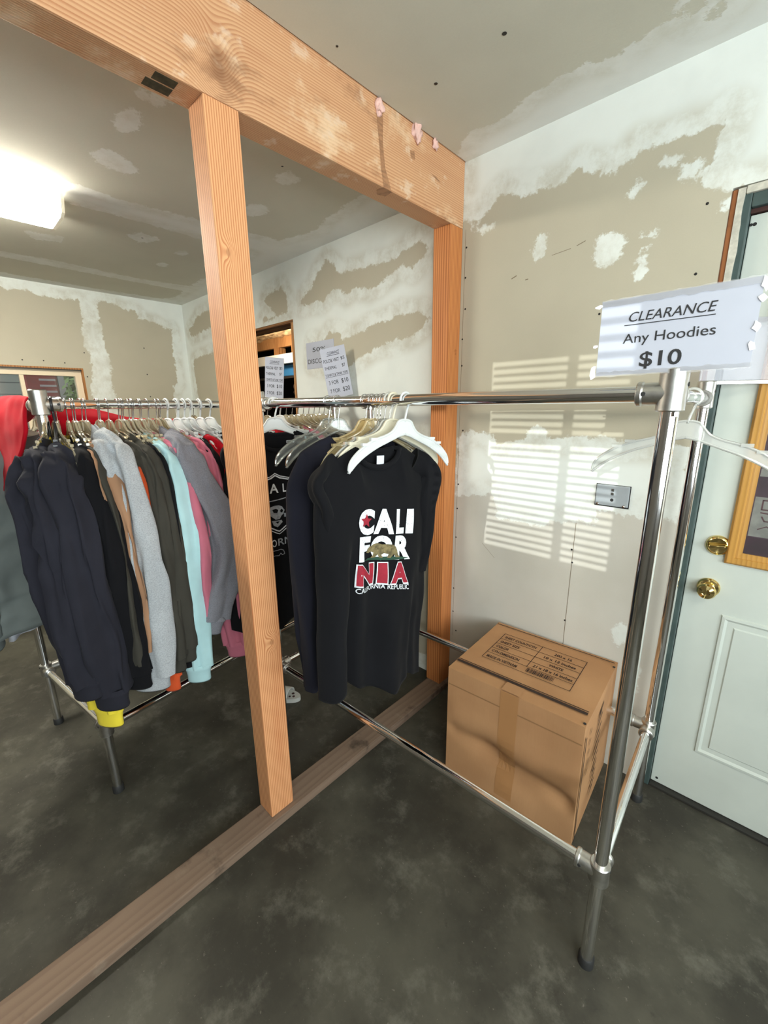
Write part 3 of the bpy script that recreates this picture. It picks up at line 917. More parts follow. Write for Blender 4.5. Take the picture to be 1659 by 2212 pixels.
# ------------------------------------------------------------------ doorway into the storeroom
t = thing('door_2', 'open doorway in the far drywall with bare wood jambs, looking into a storeroom', 'doorway', (0, 0, 0))
t['kind'] = 'structure'
JW = wood('jamb_pine', srgb(196, 146, 96), srgb(140, 92, 52), 'Z', 80)
obj('jamb', B(-1.302, -1.284, -0.006, 0.122, 0, 2.043), JW, t)
obj('jamb', B(-2.069, -2.050, -0.006, 0.122, 0, 2.043), JW, t)
obj('head', B(-2.069, -1.284, -0.004, 0.122, 2.0435, 2.061), wood('head_pine', srgb(150, 104, 62), srgb(90, 58, 34), 'X', 60), t)
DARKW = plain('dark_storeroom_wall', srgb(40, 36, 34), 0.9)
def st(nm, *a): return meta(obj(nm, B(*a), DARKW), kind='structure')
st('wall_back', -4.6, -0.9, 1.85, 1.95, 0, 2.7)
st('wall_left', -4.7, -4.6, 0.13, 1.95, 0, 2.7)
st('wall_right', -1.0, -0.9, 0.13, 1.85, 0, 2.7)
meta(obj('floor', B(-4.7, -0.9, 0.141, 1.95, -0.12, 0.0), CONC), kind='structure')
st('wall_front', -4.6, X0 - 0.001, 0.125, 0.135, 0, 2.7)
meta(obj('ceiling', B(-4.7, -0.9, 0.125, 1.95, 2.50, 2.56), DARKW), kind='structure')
# crumpled kraft-faced insulation
U_, V_ = 110, 50
vs, fs = [], []
for i in range(U_ + 1):
    for j in range(V_ + 1):
        x = -4.5 + 3.45 * i / U_
        y = 0.14 + 0.95 * j / V_
        z = 2.29 + 0.035 * noise.noise(Vector((x * 5, y * 14, 1))) + 0.02 * noise.noise(Vector((x * 14, y * 40, 5)))
        vs.append((x, y, z))
for i in range(U_):
    for j in range(V_):
        a = i * (V_ + 1) + j
        fs.append((a, a + 1, a + V_ + 2, a + V_ + 1))
ins = pymesh('ceiling_insulation', vs, fs, plain('foil_kraft', srgb(206, 178, 138), 0.35, 0.2, var=0.35, vscale=25))
ins.modifiers.new('thickness', 'SOLIDIFY').thickness = 0.05
ins.modifiers['thickness'].offset = 1
meta(ins, 'shiny crumpled insulation sheeting under the storeroom ceiling, seen through doorway', 'insulation')
o = obj('joist', B(-4.55, -1.02, 0.98, 1.03, 2.135, 2.255), JW)
meta(o, 'light pine joist across the storeroom below the crumpled insulation', 'joist')
for k, x in enumerate((-3.05, -2.72)):
    o = obj('lumber_block', B(x, x + 0.09, 0.98, 1.07, 2.050, 2.1345), JW)
    meta(o, ['left', 'right'][k] + ' short pine block between joist and white fascia in the storeroom', 'block', 'pine blocks under the storeroom joist')
o = obj('fascia_board', B(-4.55, -1.02, 0.90, 0.96, 1.955, 2.049), plain('white_board', srgb(214, 216, 212), 0.6))
meta(o, 'white fascia board across the storeroom, behind the doorway', 'board')
o = obj('blue_tote', B(-2.95, -2.52, 1.0, 1.4, 1.84, 1.954, bev=0.01), plain('blue_plastic', srgb(60, 130, 190), 0.5))
meta(o, 'blue plastic bin on a storeroom shelf beside the doorway jamb', 'bin')
o = obj('storage_shelf', B(-4.5, -1.05, 0.99, 1.5, 1.815, 1.839), DARKW)
meta(o, 'dark shelf in the storeroom carrying the blue bin', 'shelf')
bm = bmesh.new()
bmesh.ops.create_uvsphere(bm, u_segments=24, v_segments=16, radius=1)
for v in bm.verts:
    n_ = 1 + 0.25 * noise.noise(v.co * 2.2)
    v.co = Vector((v.co.x * 0.17 * n_, v.co.y * 0.12 * n_, v.co.z * 0.13 * n_))
o = obj('stuffed_sack', bm, plain('brown_sack', srgb(86, 66, 58), 0.9), loc=(-2.72, 1.15, 1.70), smooth=True)
meta(o, 'brown stuffed sack in the dark storeroom below the blue bin', 'sack')
lamp('storeroom_fill_light', 'POINT', 18, (1, 0.85, 0.65), (-2.6, 0.55, 2.1), (0, 0, -1)).data.shadow_soft_size = 0.05  # added lamp, brightens the insulation behind the doorway

# ------------------------------------------------------------------ ceiling lamp and window behind the photographer
def fixture(loc, label, power, col):
    t = thing('fluorescent_light', label, 'ceiling light', loc)
    obj('housing', B(-0.06, 0.06, -0.61, 0.61, -0.03, -0.0005, bev=0.004), plain('white_housing', srgb(235, 232, 222), 0.5), t)
    bm = bmesh.new()
    prof = [(-0.135, -0.010), (-0.142, -0.035), (-0.120, -0.080), (-0.085, -0.090), (0.085, -0.090), (0.120, -0.080), (0.142, -0.035), (0.135, -0.010)]
    prism(bm, prof, -0.60, 0.60)
    m = plain('lit_diffuser', (1.0, 0.955, 0.84, 1), 0.4, emis=power)
    obj('diffuser', bm, m, t)
    for s in (-1, 1):
        bm = bmesh.new()
        prism(bm, prof, min(s * 0.600, s * 0.612), max(s * 0.600, s * 0.612))
        obj('end_cap', bm, plain('milky_end_cap', srgb(240, 232, 205), 0.5, emis=0.35), t)
    return t
fixture((-1.37, -1.78, H2), 'lit white fluorescent wraparound light on the far ceiling', 56.0, None)
fixture((2.0, -1.9, H), 'unseen wraparound light added as fill on the ceiling behind the photographer', 16.0, None)  # out-of-view fixture added to fill the near room

# window with open slats that throws the striped sunlight
t = thing('window_2', 'window with white blinds behind the photographer', 'window', (0, Y0, 0))
t['kind'] = 'structure'
x0, x1, z0, z1 = WIN
bm = bmesh.new()
for (a, b_, c, d_) in ((x0, x0 + 0.03, z0, z1), (x1 - 0.03, x1, z0, z1), (x0 + 0.03, x1 - 0.03, z0, z0 + 0.03), (x0 + 0.03, x1 - 0.03, z1 - 0.03, z1)):
    box(bm, a, b_, -0.10, -0.04, c, d_)
obj('window_frame', bm, WHITEP, t)
obj('mullion', B(1.345, 1.375, -0.09, -0.05, z0 + 0.03, z1 - 0.03), WHITEP, t)
for k in range(27):
    z = z0 + 0.05 + k * 0.031
    if z > z1 - 0.04: break
    bm = B(x0 + 0.032, x1 - 0.032, -0.0125, 0.0125, -0.0006, 0.0006, M=Matrix.Translation((0, -0.015, z)) @ Matrix.Rotation(0.30, 4, 'X'))
    obj('slat', bm, WHITEP, t)

# ------------------------------------------------------------------ clothes racks
RT = 0.0165


def rack(label, ox, oy, yaw, length, depth, sx, rz, rb, group=None):
    """posts at the four corners; long side runs along local x*sx, depth along local y"""
    t = thing('clothes_rack', label, 'clothes rack', (ox, oy, 0), (0, 0, yaw), group)
    L_, D_ = length * sx, depth
    for (x, y) in ((0, 0), (L_, 0), (0, D_), (L_, D_)):
        bm = bmesh.new()
        cyl(bm, (x, y, 0.012), (x, y, rz - 0.001), RT, 28)
        obj('post', bm, CHROME, t, auto=0.6)
        bm = bmesh.new()
        lathe(bm, [(0.0205, 0), (0.0205, 0.026), (0.018, 0.030), (0.0168, 0.030)], 24, Matrix.Translation((x, y, 0)))
        obj('foot_cap', bm, RUBBER, t, auto=0.6)
    for z, nm in ((rz, 'top'), (rb, 'bottom')):
        for y in (0, D_):
            bm = bmesh.new()
            cyl(bm, (0, y, z), (L_, y, z), RT - 0.001, 28)
            obj(nm + '_rail', bm, CHROME, t, auto=0.6)
        for x in (0, L_):
            bm = bmesh.new()
            cyl(bm, (x, 0, z - 0.004), (x, D_, z - 0.004), RT - 0.002, 28)
            obj(nm + '_cross_rail', bm, CHROME, t, auto=0.6)
        for (x, y) in ((0, 0), (L_, 0), (0, D_), (L_, D_)):
            bm = bmesh.new()
            hi = 0.046 if nm == 'top' else 0.026
            prof = [(0.0205, -0.034), (0.0245, -0.031), (0.0235, 0.0), (0.0245, hi - 0.003), (0.0225, hi), (0.0165, hi), (0.0160, hi - 0.006)]
            lathe(bm, prof, 28, Matrix.Translation((x, y, z)))
            dx = 1 if x == 0 else -1
            dx *= sx
            dy = 1 if y == 0 else -1
            for (ax, ln) in (((dx, 0), 0.058), ((0, dy), 0.050)):
                q = Vector((ax[0], ax[1], 0))
                M = Matrix.Translation(Vector((x, y, z - (0.004 if ax[0] == 0 else 0)))) @ q.to_track_quat('Z', 'Y').to_matrix().to_4x4()
                lathe(bm, [(0.0215, 0.008), (0.0215, ln - 0.012), (0.0238, ln - 0.009), (0.0238, ln - 0.002), (0.0220, ln), (0.0166, ln), (0.0166, ln - 0.004)], 28, M)
            jo = obj('corner_joint', bm, CAST, t, auto=0.5)
            bm = bmesh.new()
            cyl(bm, (x + dx * 0.044, y - dy * 0.0205, z), (x + dx * 0.044, y - dy * 0.0232, z), 0.0042, 10)
            cyl(bm, (x - dx * 0.0225, y, z + 0.016), (x - dx * 0.0252, y, z + 0.016), 0.0042, 10)
            obj('set_screw', bm, RUBBER, jo)
    return t


RA, LA = 0.042, 0.1344
RX, RY = 0.9808, -0.754
LX, LY = -0.5958, -1.4797
BZ = 1.525
rack('chrome rack in the front beside the cardboard box, only its left half filled', RX, RY, RA, 1.388, 0.657, -1, BZ, 0.337)
rack('chrome rack beyond the beam packed with hoodies from end to end', LX, LY, LA + PI / 2, 1.388, 0.657, 1, BZ, 0.305)


def rk(w_, d_, z):   # w_ along the near rack (negative = away from its right end), d_ towards the wall
    c, s = math.cos(RA), math.sin(RA)
    return (RX + c * w_ - s * d_, RY + s * w_ + c * d_, z)


def lk(a, t_, z):    # a across the far rack (positive = towards the front room), t_ along it
    c, s = math.cos(LA), math.sin(LA)
    return (LX + c * a - s * t_, LY + s * a + c * t_, z)


# ------------------------------------------------------------------ hangers
def hook_pts(r, stem, flip=1):
    P = [(0, 0, stem), (0.001 * flip, 0, stem + 0.012)]
    P += [(flip * r * math.cos(a), 0, r * math.sin(a)) for a in [math.radians(q) for q in range(-62, 196, 14)]]
    return P


ARM = [(0.0, -0.054, -0.100), (0.012, -0.055, -0.101), (0.026, -0.060, -0.104), (0.036, -0.074, -0.108), (0.050, -0.088, -0.113), (0.075, -0.099, -0.122), (0.105, -0.107, -0.133), (0.135, -0.118, -0.147), (0.160, -0.132, -0.161), (0.182, -0.148, -0.177), (0.196, -0.162, -0.190), (0.202, -0.172, -0.195), (0.205, -0.182, -0.199), (0.2055, -0.190, -0.198)]
HANG = {}


def hanger_mesh(kind):
    if kind in HANG: return HANG[kind]
    hookm, bodym, r, thick = {
        'white': (WHITEP, WHITEP, 0.0034, 0.010), 'ivory': (IVORY, IVORY, 0.0034, 0.010), 'frost': (FROST, FROST, 0.0034, 0.009),
        'clear': (STEEL, CLEARP, 0.0018, 0.011), 'amber': (STEEL, AMBER, 0.0018, 0.011), 'beige': (STEEL, BEIGEP, 0.0018, 0.011),
        'black': (BLACKP, BLACKP, 0.0045, 0.012)}[kind]
    bm = bmesh.new()
    rr = RT + r + 0.0008
    tube(bm, spline(hook_pts(rr, -0.062), 46), r, 10)
    me1 = bpy.data.meshes.new('hook')
    for f in bm.faces: f.smooth = True
    bm.to_mesh(me1)
    bm.free()
    me1.materials.append(hookm)
    bm = bmesh.new()
    top = [(x, t) for x, t, b in ARM]
    bot = [(x, b) for x, t, b in ARM]
    # arch between the arms
    bot = [(0.0, -0.098)] + [(x, b) for x, b in bot if x >= 0.026]
    # thin web plus thick rim, like an injection moulded hanger
    for sgn in (1, -1):
        ring_ = []
        for (x, t_, b_) in ARM:
            b_ = -0.098 if x < 0.02 else b_
            ring_.append([bm.verts.new((sgn * x, y, z)) for y, z in ((-thick * 0.2, t_), (thick * 0.2, t_), (thick * 0.2, b_), (-thick * 0.2, b_))])
        for a_, c_ in zip(ring_[:-1], ring_[1:]):
            for k in range(4): bm.faces.new((a_[k], a_[(k + 1) % 4], c_[(k + 1) % 4], c_[k]))
        bm.faces.new(ring_[-1])
    for sgn in (1, -1):
        ptsT = spline([(sgn * x, 0, z - 0.002) for x, z in top], 40)
        tube(bm, ptsT, thick * 0.40, 8)
        ptsB = spline([(sgn * x, 0, z + 0.002) for x, z in bot], 40)
        tube(bm, ptsB, thick * 0.40, 8)
        for xs in (0.120, 0.150):
            zt = -0.111 if xs < 0.13 else -0.125
            box(bm, sgn * xs - 0.012, sgn * xs + 0.012, -thick * 0.45, thick * 0.45, zt - 0.003, zt + 0.005)
    if kind in ('clear', 'amber', 'beige'):
        cyl(bm, (0, 0, -0.052), (0, 0, -0.088), 0.005, 10)
    me2 = bpy.data.meshes.new('hanger_body')
    bmesh.ops.recalc_face_normals(bm, faces=bm.faces[:])
    for ed in bm.edges:
        if len(ed.link_faces) == 2: ed.smooth = ed.calc_face_angle(0) < 0.7
    for f in bm.faces: f.smooth = True
    bm.to_mesh(me2)
    bm.free()
    me2.materials.append(bodym)
    HANG[kind] = (me1, me2)
    return HANG[kind]


def hanger(kind, loc, yaw, label, group=None, roll=0.0, scale=1.0, flip=False):
    t = thing('clothes_hanger', label, 'hanger', loc, (0, roll, yaw + (PI if flip else 0)), group)
    t.scale = (scale, scale, scale) if scale != 1.0 else (1, 1, 1)
    for nm, me in zip(('hook', 'hanger_body'), hanger_mesh(kind)):
        o = bpy.data.objects.new(nm, me)
        COL.objects.link(o)
        o.parent = t
    return t


def wire_hanger(loc, yaw, label, group=None):
    t = thing('wire_hanger', label, 'hanger', loc, (0, 0, yaw), group)
    bm = bmesh.new()
    tube(bm, spline(hook_pts(RT + 0.0022, -0.045), 40), 0.0014, 8)
    for k in range(7):
        a = k * 1.1
        pass
    tube(bm, spline([(0.0015 * math.cos(a), 0.0015 * math.sin(a), -0.045 - 0.004 * a) for a in [q * 0.5 for q in range(16)]], 60), 0.0013, 6)
    obj('hook', bm, STEEL, t, smooth=True)
    bm = bmesh.new()
    P = [(0, 0, -0.072), (0.03, 0, -0.088), (0.10, 0, -0.120), (0.18, 0, -0.155), (0.202, 0, -0.172), (0.196, 0, -0.188), (0.15, 0, -0.19), (0, 0, -0.19), (-0.15, 0, -0.19), (-0.196, 0, -0.188), (-0.202, 0, -0.172), (-0.18, 0, -0.155), (-0.10, 0, -0.120), (-0.03, 0, -0.088), (0, 0, -0.072)]
    tube(bm, spline(P, 90), 0.0014, 8)
    obj('wire_frame', bm, STEEL, t, smooth=True)
    return t


# ------------------------------------------------------------------ garments
def smooth01(x):
    x = min(1.0, max(0.0, x))
    return x * x * (3 - 2 * x)


class Garment:
    D = dict(sh=0.205, zs=-0.160, zn=-0.105, xn=0.078, bw=0.25, zb=-0.85, th=0.035, amp=0.018, k=7.0, ph=0.0, xo=0.0, xt=0.0, seed=1,
             dip=0.07, crumple=0.0, slope=0.0, wave=0.010, chest=0.0, grooves=())

    def __init__(self, name, label, cat, loc, yaw, mat, group=None, roll=0.0, rib=None, **kw):
        self.p = dict(self.D)
        self.p.update(kw)
        self.mat = mat
        self.rib = rib or mat
        self.t = thing(name, label, cat, loc, (0, roll, yaw), group)

    def ztop(self, s, front=True):
        p = self.p
        x = abs(s) * p['sh']
        if x < p['xn']:
            q = math.sqrt(max(0, 1 - (x / p['xn']) ** 2))
            return p['zn'] - (p['dip'] if front else 0.012) * q
        u = (x - p['xn']) / (p['sh'] - p['xn'])
        return p['zn'] + (p['zs'] - p['zn']) * (u ** 1.15)

    def zbot(self, s):
        p = self.p
        return p['zb'] + p['slope'] * s + p['wave'] * math.sin(5.2 * s + p['ph'] * 2) + 0.5 * p['wave'] * math.sin(11 * s + p['ph'])

    def W(self, t):
        p = self.p
        return p['sh'] + (p['bw'] - p['sh']) * smooth01(t * 3.0)

    def xy(self, s, t, front):
        p = self.p
        x = p['xo'] * smooth01(t * 1.5) + p['xt'] + s * self.W(t)
        g = smooth01(t * 7) * 0.75 + 0.12
        edge = math.sqrt(max(0.0, 1 - abs(s) ** 3.0))
        off = p['th'] * g * edge + 0.0025
        a = p['amp'] * (p['chest'] + (1 - p['chest']) * smooth01((t - 0.12) * 1.4))
        f = a * (math.sin(p['k'] * s + p['ph'] + 0.8 * t) + 0.5 * math.sin(2.3 * p['k'] * s + 1.7 * p['ph'] - 0.6 * t))
        f += 0.010 * noise.noise(Vector((x * 7, t * 4.0, p['seed'] * 3.1))) + 0.004 * noise.noise(Vector((x * 22, t * 10, p['seed'] * 1.7)))
        if p['crumple']:
            f += p['crumple'] * (0.5 - abs(noise.noise(Vector((x * 4 + t * 2, t * 6.5, p['seed'] * 0.7)))) * 2.2) + p['crumple'] * 0.5 * (0.5 - abs(noise.noise(Vector((x * 9 - t * 5, t * 13, p['seed'] * 2.7)))) * 2.2)
        for (gs, gw, gd, t0) in p['grooves']:
            f += gd * math.exp(-((s - gs) / gw) ** 2) * smooth01((t - t0) * 4)
        return x, (f - off if front else f * 0.8 + off)

    def front(self, x, z):
        p = self.p
        t = 0.4
        for _ in range(5):
            s = (x - p['xt'] - p['xo'] * smooth01(t * 1.5)) / self.W(t)
            s = max(-1, min(1, s))
            t = (self.ztop(s) - z) / (self.ztop(s) - self.zbot(s))
        return self.xy(s, t, True)[1]

    def body(self, m=44, n=40, name='body'):
        cols = [(-1 + 2 * i / m, True) for i in range(m + 1)] + [(1 - 2 * i / m, False) for i in range(1, m)]
        vs, fs = [], []
        for j in range(n + 1):
            t = j / n
            for s, fr_ in cols:
                x, y = self.xy(s, t, fr_)
                zt = self.ztop(s, fr_)
                vs.append((x, y, zt + (self.zbot(s) - zt) * t))
        C_ = len(cols)
        for j in range(n):
            for i in range(C_):
                fs.append((j * C_ + i, j * C_ + (i + 1) % C_, (j + 1) * C_ + (i + 1) % C_, (j + 1) * C_ + i))
        o = pymesh(name, vs, fs, self.mat, self.t)
        md = o.modifiers.new('cloth', 'SOLIDIFY')
        md.thickness = 0.0025
        md.offset = 1
        return o

    def collar(self):
        p = self.p
        pts = []
        for i in range(33):
            s = (-1 + 2 * i / 32) * p['xn'] / p['sh'] * 0.995
            x, y = self.xy(s, 0.0, True)
            pts.append((x, y - 0.002 - 0.006 * math.sqrt(max(0, 1 - (s * p['sh'] / p['xn']) ** 2)), self.ztop(s) - 0.006))
        for i in range(1, 32):
            s = (1 - 2 * i / 32) * p['xn'] / p['sh']
            x, y = self.xy(s, 0.0, False)
            pts.append((x, y + 0.002, self.ztop(s, False) - 0.004))
        pts.append(pts[0])
        bm = bmesh.new()
        tube(bm, pts, 0.008, 8)
        obj('collar', bm, self.rib, self.t, smooth=True)

    def sleeve(self, side, length, r=(0.060, 0.075, 0.078, 0.070, 0.050), r2=(0.020, 0.030, 0.036, 0.034, 0.028), tw=0.0, sway=(0, 0), bulge=None, n=44, m=36, fold_=0.010, cuff=True, seed=0, out=0.03, rough=1.0, cm=None):
        p = self.p
        sx = side
        sh, zs = p['sh'], p['zs']
        xt = p['xt']
        path = [(sx * (sh - 0.075), 0, zs + 0.012), (sx * (sh - 0.010), 0, zs - 0.030), (sx * (sh + out), 0, zs - 0.115),
                (sx * (sh + out + 0.006) + sway[0] * 0.45, sway[1] * 0.4, zs - 0.10 - (length - 0.10) * 0.5), (sx * (sh + out) + sway[0], sway[1], zs - length)]
        if bulge: path[3] = (path[3][0] + bulge[0], path[3][1] + bulge[1], path[3][2] + bulge[2])
        path = [(q[0] + xt, q[1], q[2]) for q in path]
        pts = spline(path, n)
        dvec = Vector((math.cos(tw), math.sin(tw), 0))
        vs, fs = [], []
        for i, c in enumerate(pts):
            q = i / n * 4
            k = min(3, int(q))
            u = q - k
            a = r[k] * (1 - u) + r[k + 1] * u
            b = r2[k] * (1 - u) + r2[k + 1] * u
            T = (pts[min(i + 1, n)] - pts[max(0, i - 1)]).normalized()
            w1 = smooth01(i / n * 4)
            d0 = Vector((0, 0, 1)).cross(Vector((0, 1, 0))) * sx
            A_ = (Vector((0, 0, 1)) * (1 - w1) + dvec * sx * w1) if sx > 0 else (Vector((0, 0, 1)) * (1 - w1) + dvec * sx * w1)
            A_ = (A_ - T * A_.dot(T)).normalized()
            Bv = T.cross(A_)
            for j in range(m):
                th = 2 * PI * j / m
                nn = noise.noise(Vector((math.cos(th) * 1.3, math.sin(th) * 1.3, i / n * 3.5 + seed * 7.7 + p['seed'])))
                n2 = noise.noise(Vector((math.cos(th) * 2.5, math.sin(th) * 2.5, i / n * 11 + seed * 3.3 + p['seed'])))
                fold = 1 + rough * (0.22 * nn + 0.12 * n2) + 0.10 * math.sin(3 * th + seed + i / n * 1.5) * smooth01(i / n * 3)
                ca, sa = math.cos(th), math.sin(th)
                e0 = p['seed'] * 2.1 + seed
                q_ = i / n
                cr = math.sin(4.6 * ca + e0 + 1.6 * q_) + 0.6 * math.sin(8.5 * ca - 0.7 * e0 - 2.2 * q_) + 0.5 * math.sin(9.0 * q_ + 2.5 * ca + e0) * smooth01(q_ * 2 - 0.5)
                cr += 0.9 * (1 - abs(noise.noise(Vector((ca * 2.2 + q_ * 1.5, q_ * 4.5, e0)))) * 4)
                dis = fold_ * cr * smooth01(q_ * 3.5) * (1 - 0.5 * smooth01((q_ - 0.85) * 7))
                vs.append(c + A_ * (a * ca * fold) + Bv * (b * sa * fold + dis))
        for i in range(n):
            for j in range(m):
                fs.append((i * m + j, i * m + (j + 1) % m, (i + 1) * m + (j + 1) % m, (i + 1) * m + j))
        fs.append(tuple(range(m)))
        o = pymesh('sleeve', vs, fs, self.mat, self.t)
        if cuff:
            e_, T = pts[-1], (pts[-1] - pts[-2]).normalized()
            A_ = (dvec - T * dvec.dot(T)).normalized()
            Bv = T.cross(A_)
            cv, cf = [], []
            prof = [(-0.012, 0.78), (0.0, 0.95), (0.010, 0.86), (0.030, 0.80), (0.055, 0.80), (0.062, 0.74), (0.050, 0.68), (0.02, 0.66)]
            for (h, k) in prof:
                for j in range(m * 2):
                    th = PI * j / m
                    rb = 1 + 0.012 * (1 if j % 2 else -1)
                    cv.append(e_ + T * h + A_ * (r[4] * k * rb * math.cos(th)) + Bv * (r2[4] * k * rb * math.sin(th) + 0.0))
            for i in range(len(prof) - 1):
                for j in range(m * 2):
                    cf.append((i * 2 * m + j, i * 2 * m + (j + 1) % (2 * m), (i + 1) * 2 * m + (j + 1) % (2 * m), (i + 1) * 2 * m + j))
            pymesh('cuff', cv, cf, cm or self.rib, self.t)
        return o

    def hood(self, back=0.035, s=(0.125, 0.042, 0.115), z=-0.135):
        bm = bmesh.new()
        bmesh.ops.create_uvsphere(bm, u_segments=28, v_segments=18, radius=1)
        for v in bm.verts:
            n_ = 1 + 0.16 * noise.noise(v.co * 1.8 + Vector((self.p['seed'] * 5, 0, 0))) + 0.07 * noise.noise(v.co * 5)
            v.co = Vector((v.co.x * s[0] * n_, back + v.co.y * s[1] * n_, z + v.co.z * s[2] * n_))
        obj('hood', bm, self.mat, self.t, smooth=True)


CL = {}
def C(name, rgb, heather=0.0):
    if name not in CL: CL[name] = cloth(name, srgb(*rgb), heather)
    return CL[name]


NAVYK = C('faded_black_fleece', (40, 40, 48))
BLK = C('black_cotton', (19, 19, 22))
NAVYT = C('navy_black_jersey', (26, 26, 35))
OLIVE = C('olive_charcoal_fleece', (62, 60, 54))
TAN = C('tan_fleece', (160, 122, 94))
HGREY = C('heather_grey_fleece', (176, 180, 184), 0.45)
DGREY = C('dark_heather_fleece', (128, 128, 136), 0.40)
MINT = C('pale_aqua_fleece', (172, 208, 212))
ROSE = C('dusty_rose_fleece', (188, 108, 126))
RED = C('red_fleece', (168, 10, 28))
YEL = C('yellow_fleece', (236, 214, 64))
ORA = C('orange_fleece', (206, 84, 44))
GGRN = C('grey_green_fleece', (112, 119, 117))
WHT = C('white_jersey', (208, 212, 222))
MAUVE = C('mauve_fleece', (148, 110, 122))

# --- the hoodies on the front rail of the far rack, from its near end
HG = 'hangers among the hoodies on the far rack'
def on_far(t_, mat, label, drop, name='hoodie', cat='hoodie', kind='beige', yaw=0.0, tw=0.78, sway=(0, 0), hood=True, w=1.0, seed=1, body=-0.74, cuff=True, hlabel=None, a=0.0, bulge=None, both=True, r2k=1.0, cm=None, zsh=0.0, rr=None, fold_=0.012, **kw):
    g = Garment(name, label, cat, lk(a, t_, BZ), LA + yaw, mat, seed=seed, zb=body, ph=seed * 1.3, th=0.026, amp=0.010, zs=-0.150 + zsh, zn=-0.098 + zsh, **kw)
    g.body(30, 24)
    r = tuple(q * w for q in (0.030, 0.040, 0.058, 0.078, 0.066))
    r = rr or r
    r2 = tuple(q * r2k for q in (0.018, 0.026, 0.028, 0.026, 0.026))
    g.sleeve(1, drop - 0.150 - zsh - 0.062 if cuff else drop - 0.150 - zsh, r, r2, tw, sway, bulge, seed=seed, cuff=cuff, cm=cm, fold_=fold_)
    if both: g.sleeve(-1, drop - 0.21, r, r2, 0.3, (0, 0.02), seed=seed + 3, cuff=cuff)
    if hood: g.hood(z=-0.215 + zsh, s=(0.125, 0.034, 0.085))
    lab = hlabel or (('clear' if kind == 'beige' else 'white') + ' hanger holding the ' + ' '.join(label.split()[:11]).rstrip(',').replace(' with only its', '').replace(' whose cuff', ''))
    hanger(kind, lk(a, t_, BZ), LA + yaw, lab, HG)
    return g

on_far(0.006, NAVYK, 'second faded black hoodie, its sleeve swung past the corner post of the packed rack', 0.930, yaw=-0.50, tw=1.10, w=0.88, seed=22, fold_=0.020, body=-0.80, kind='beige', sway=(0.0, 0.02), r2k=1.3, bw=0.20, both=False, hlabel='clear hanger at the very near end of the packed rack, beside the corner joint')
on_far(0.032, NAVYK, 'faded black hoodie hanging first at the near end of the packed rack', 1.000, yaw=-0.36, tw=1.0, w=1.02, seed=2, fold_=0.020, body=-0.885, kind='black', sway=(0.0, 0.02), r2k=1.3, bw=0.27, hlabel='black plastic hanger at the near end of the packed rack')
on_far(0.056, YEL, 'yellow sweatshirt whose cuff shows below the faded black hoodie', 1.085, yaw=-0.34, seed=3, hood=False, sway=(0.05, -0.005), name='sweatshirt', cat='sweatshirt', r2k=0.9, both=False, a=-0.055, body=-0.70, bw=0.20, sh=0.18, rr=(0.02, 0.025, 0.03, 0.04, 0.062))
on_far(0.068, BLK, 'plain black hoodie right behind the faded black one', 0.97, yaw=-0.20, seed=4, w=0.9, sway=(0, 0.03))
on_far(0.084, OLIVE, 'dark olive hoodie squeezed in front of the tan one', 0.93, yaw=-0.16, seed=5, w=0.75)
on_far(0.091, TAN, 'tan hoodie squeezed beside the heather grey hoodie', 0.90, yaw=-0.13, seed=6, w=0.75)
on_far(0.122, HGREY, 'light heather grey hoodie with long hanging sleeve, brightest grey on the packed rack', 1.075, yaw=-0.10, seed=7, w=1.15, r2k=1.2, zsh=0.035, tw=0.85, bw=0.28)
on_far(0.160, ORA, 'orange sweatshirt with only its cuff showing under the heather grey hoodie', 1.075, yaw=-0.06, seed=8, w=0.55, hood=False, sway=(-0.03, 0.03), name='sweatshirt', cat='sweatshirt', r2k=0.7, both=False)
on_far(0.192, OLIVE, 'charcoal olive hoodie hanging next to the heather grey one', 0.98, yaw=-0.05, seed=9, w=0.85)
on_far(0.226, OLIVE, 'charcoal olive hoodie hanging next to the black one by the aqua hoodie', 0.96, seed=10, w=0.8)
on_far(0.242, BLK, 'black hoodie pressed against the pale aqua hoodie', 1.0, seed=11, w=0.58, sway=(-0.02, 0))
on_far(0.272, MINT, 'pale aqua hoodie hanging between black and rose hoodies', 1.075, seed=12, w=0.82)
on_far(0.305, ROSE, 'dusty rose hoodie showing a narrow strip beside the pale aqua one', 0.86, seed=13, w=0.75)
on_far(0.332, DGREY, 'dark heather grey hoodie with bent elbow, close to the timber post', 0.925, seed=14, w=1.2, bulge=(0.02, 0.07, 0.0), sway=(0.0, 0.0), r2k=1.3, zsh=0.02)
on_far(0.405, ROSE, 'dusty rose hoodie with full cuff hanging beside the timber post', 1.06, seed=15, w=0.85, kind='white', sway=(0.0, 0.05))
on_far(0.445, BLK, 'black sweatshirt on a white hanger beside the red hoodie', 0.85, seed=16, w=0.6, sway=(-0.02, 0.02), kind='white', hood=False, name='sweatshirt', cat='sweatshirt')
on_far(0.475, RED, 'red hoodie half hidden behind the timber post', 0.80, seed=17, w=1.2, kind='white', zsh=-0.01, tw=0.9)
on_far(0.545, NAVYT, 'navy black hoodie behind the timber post, next to the red one', 0.98, seed=18, w=1.0, kind='white')
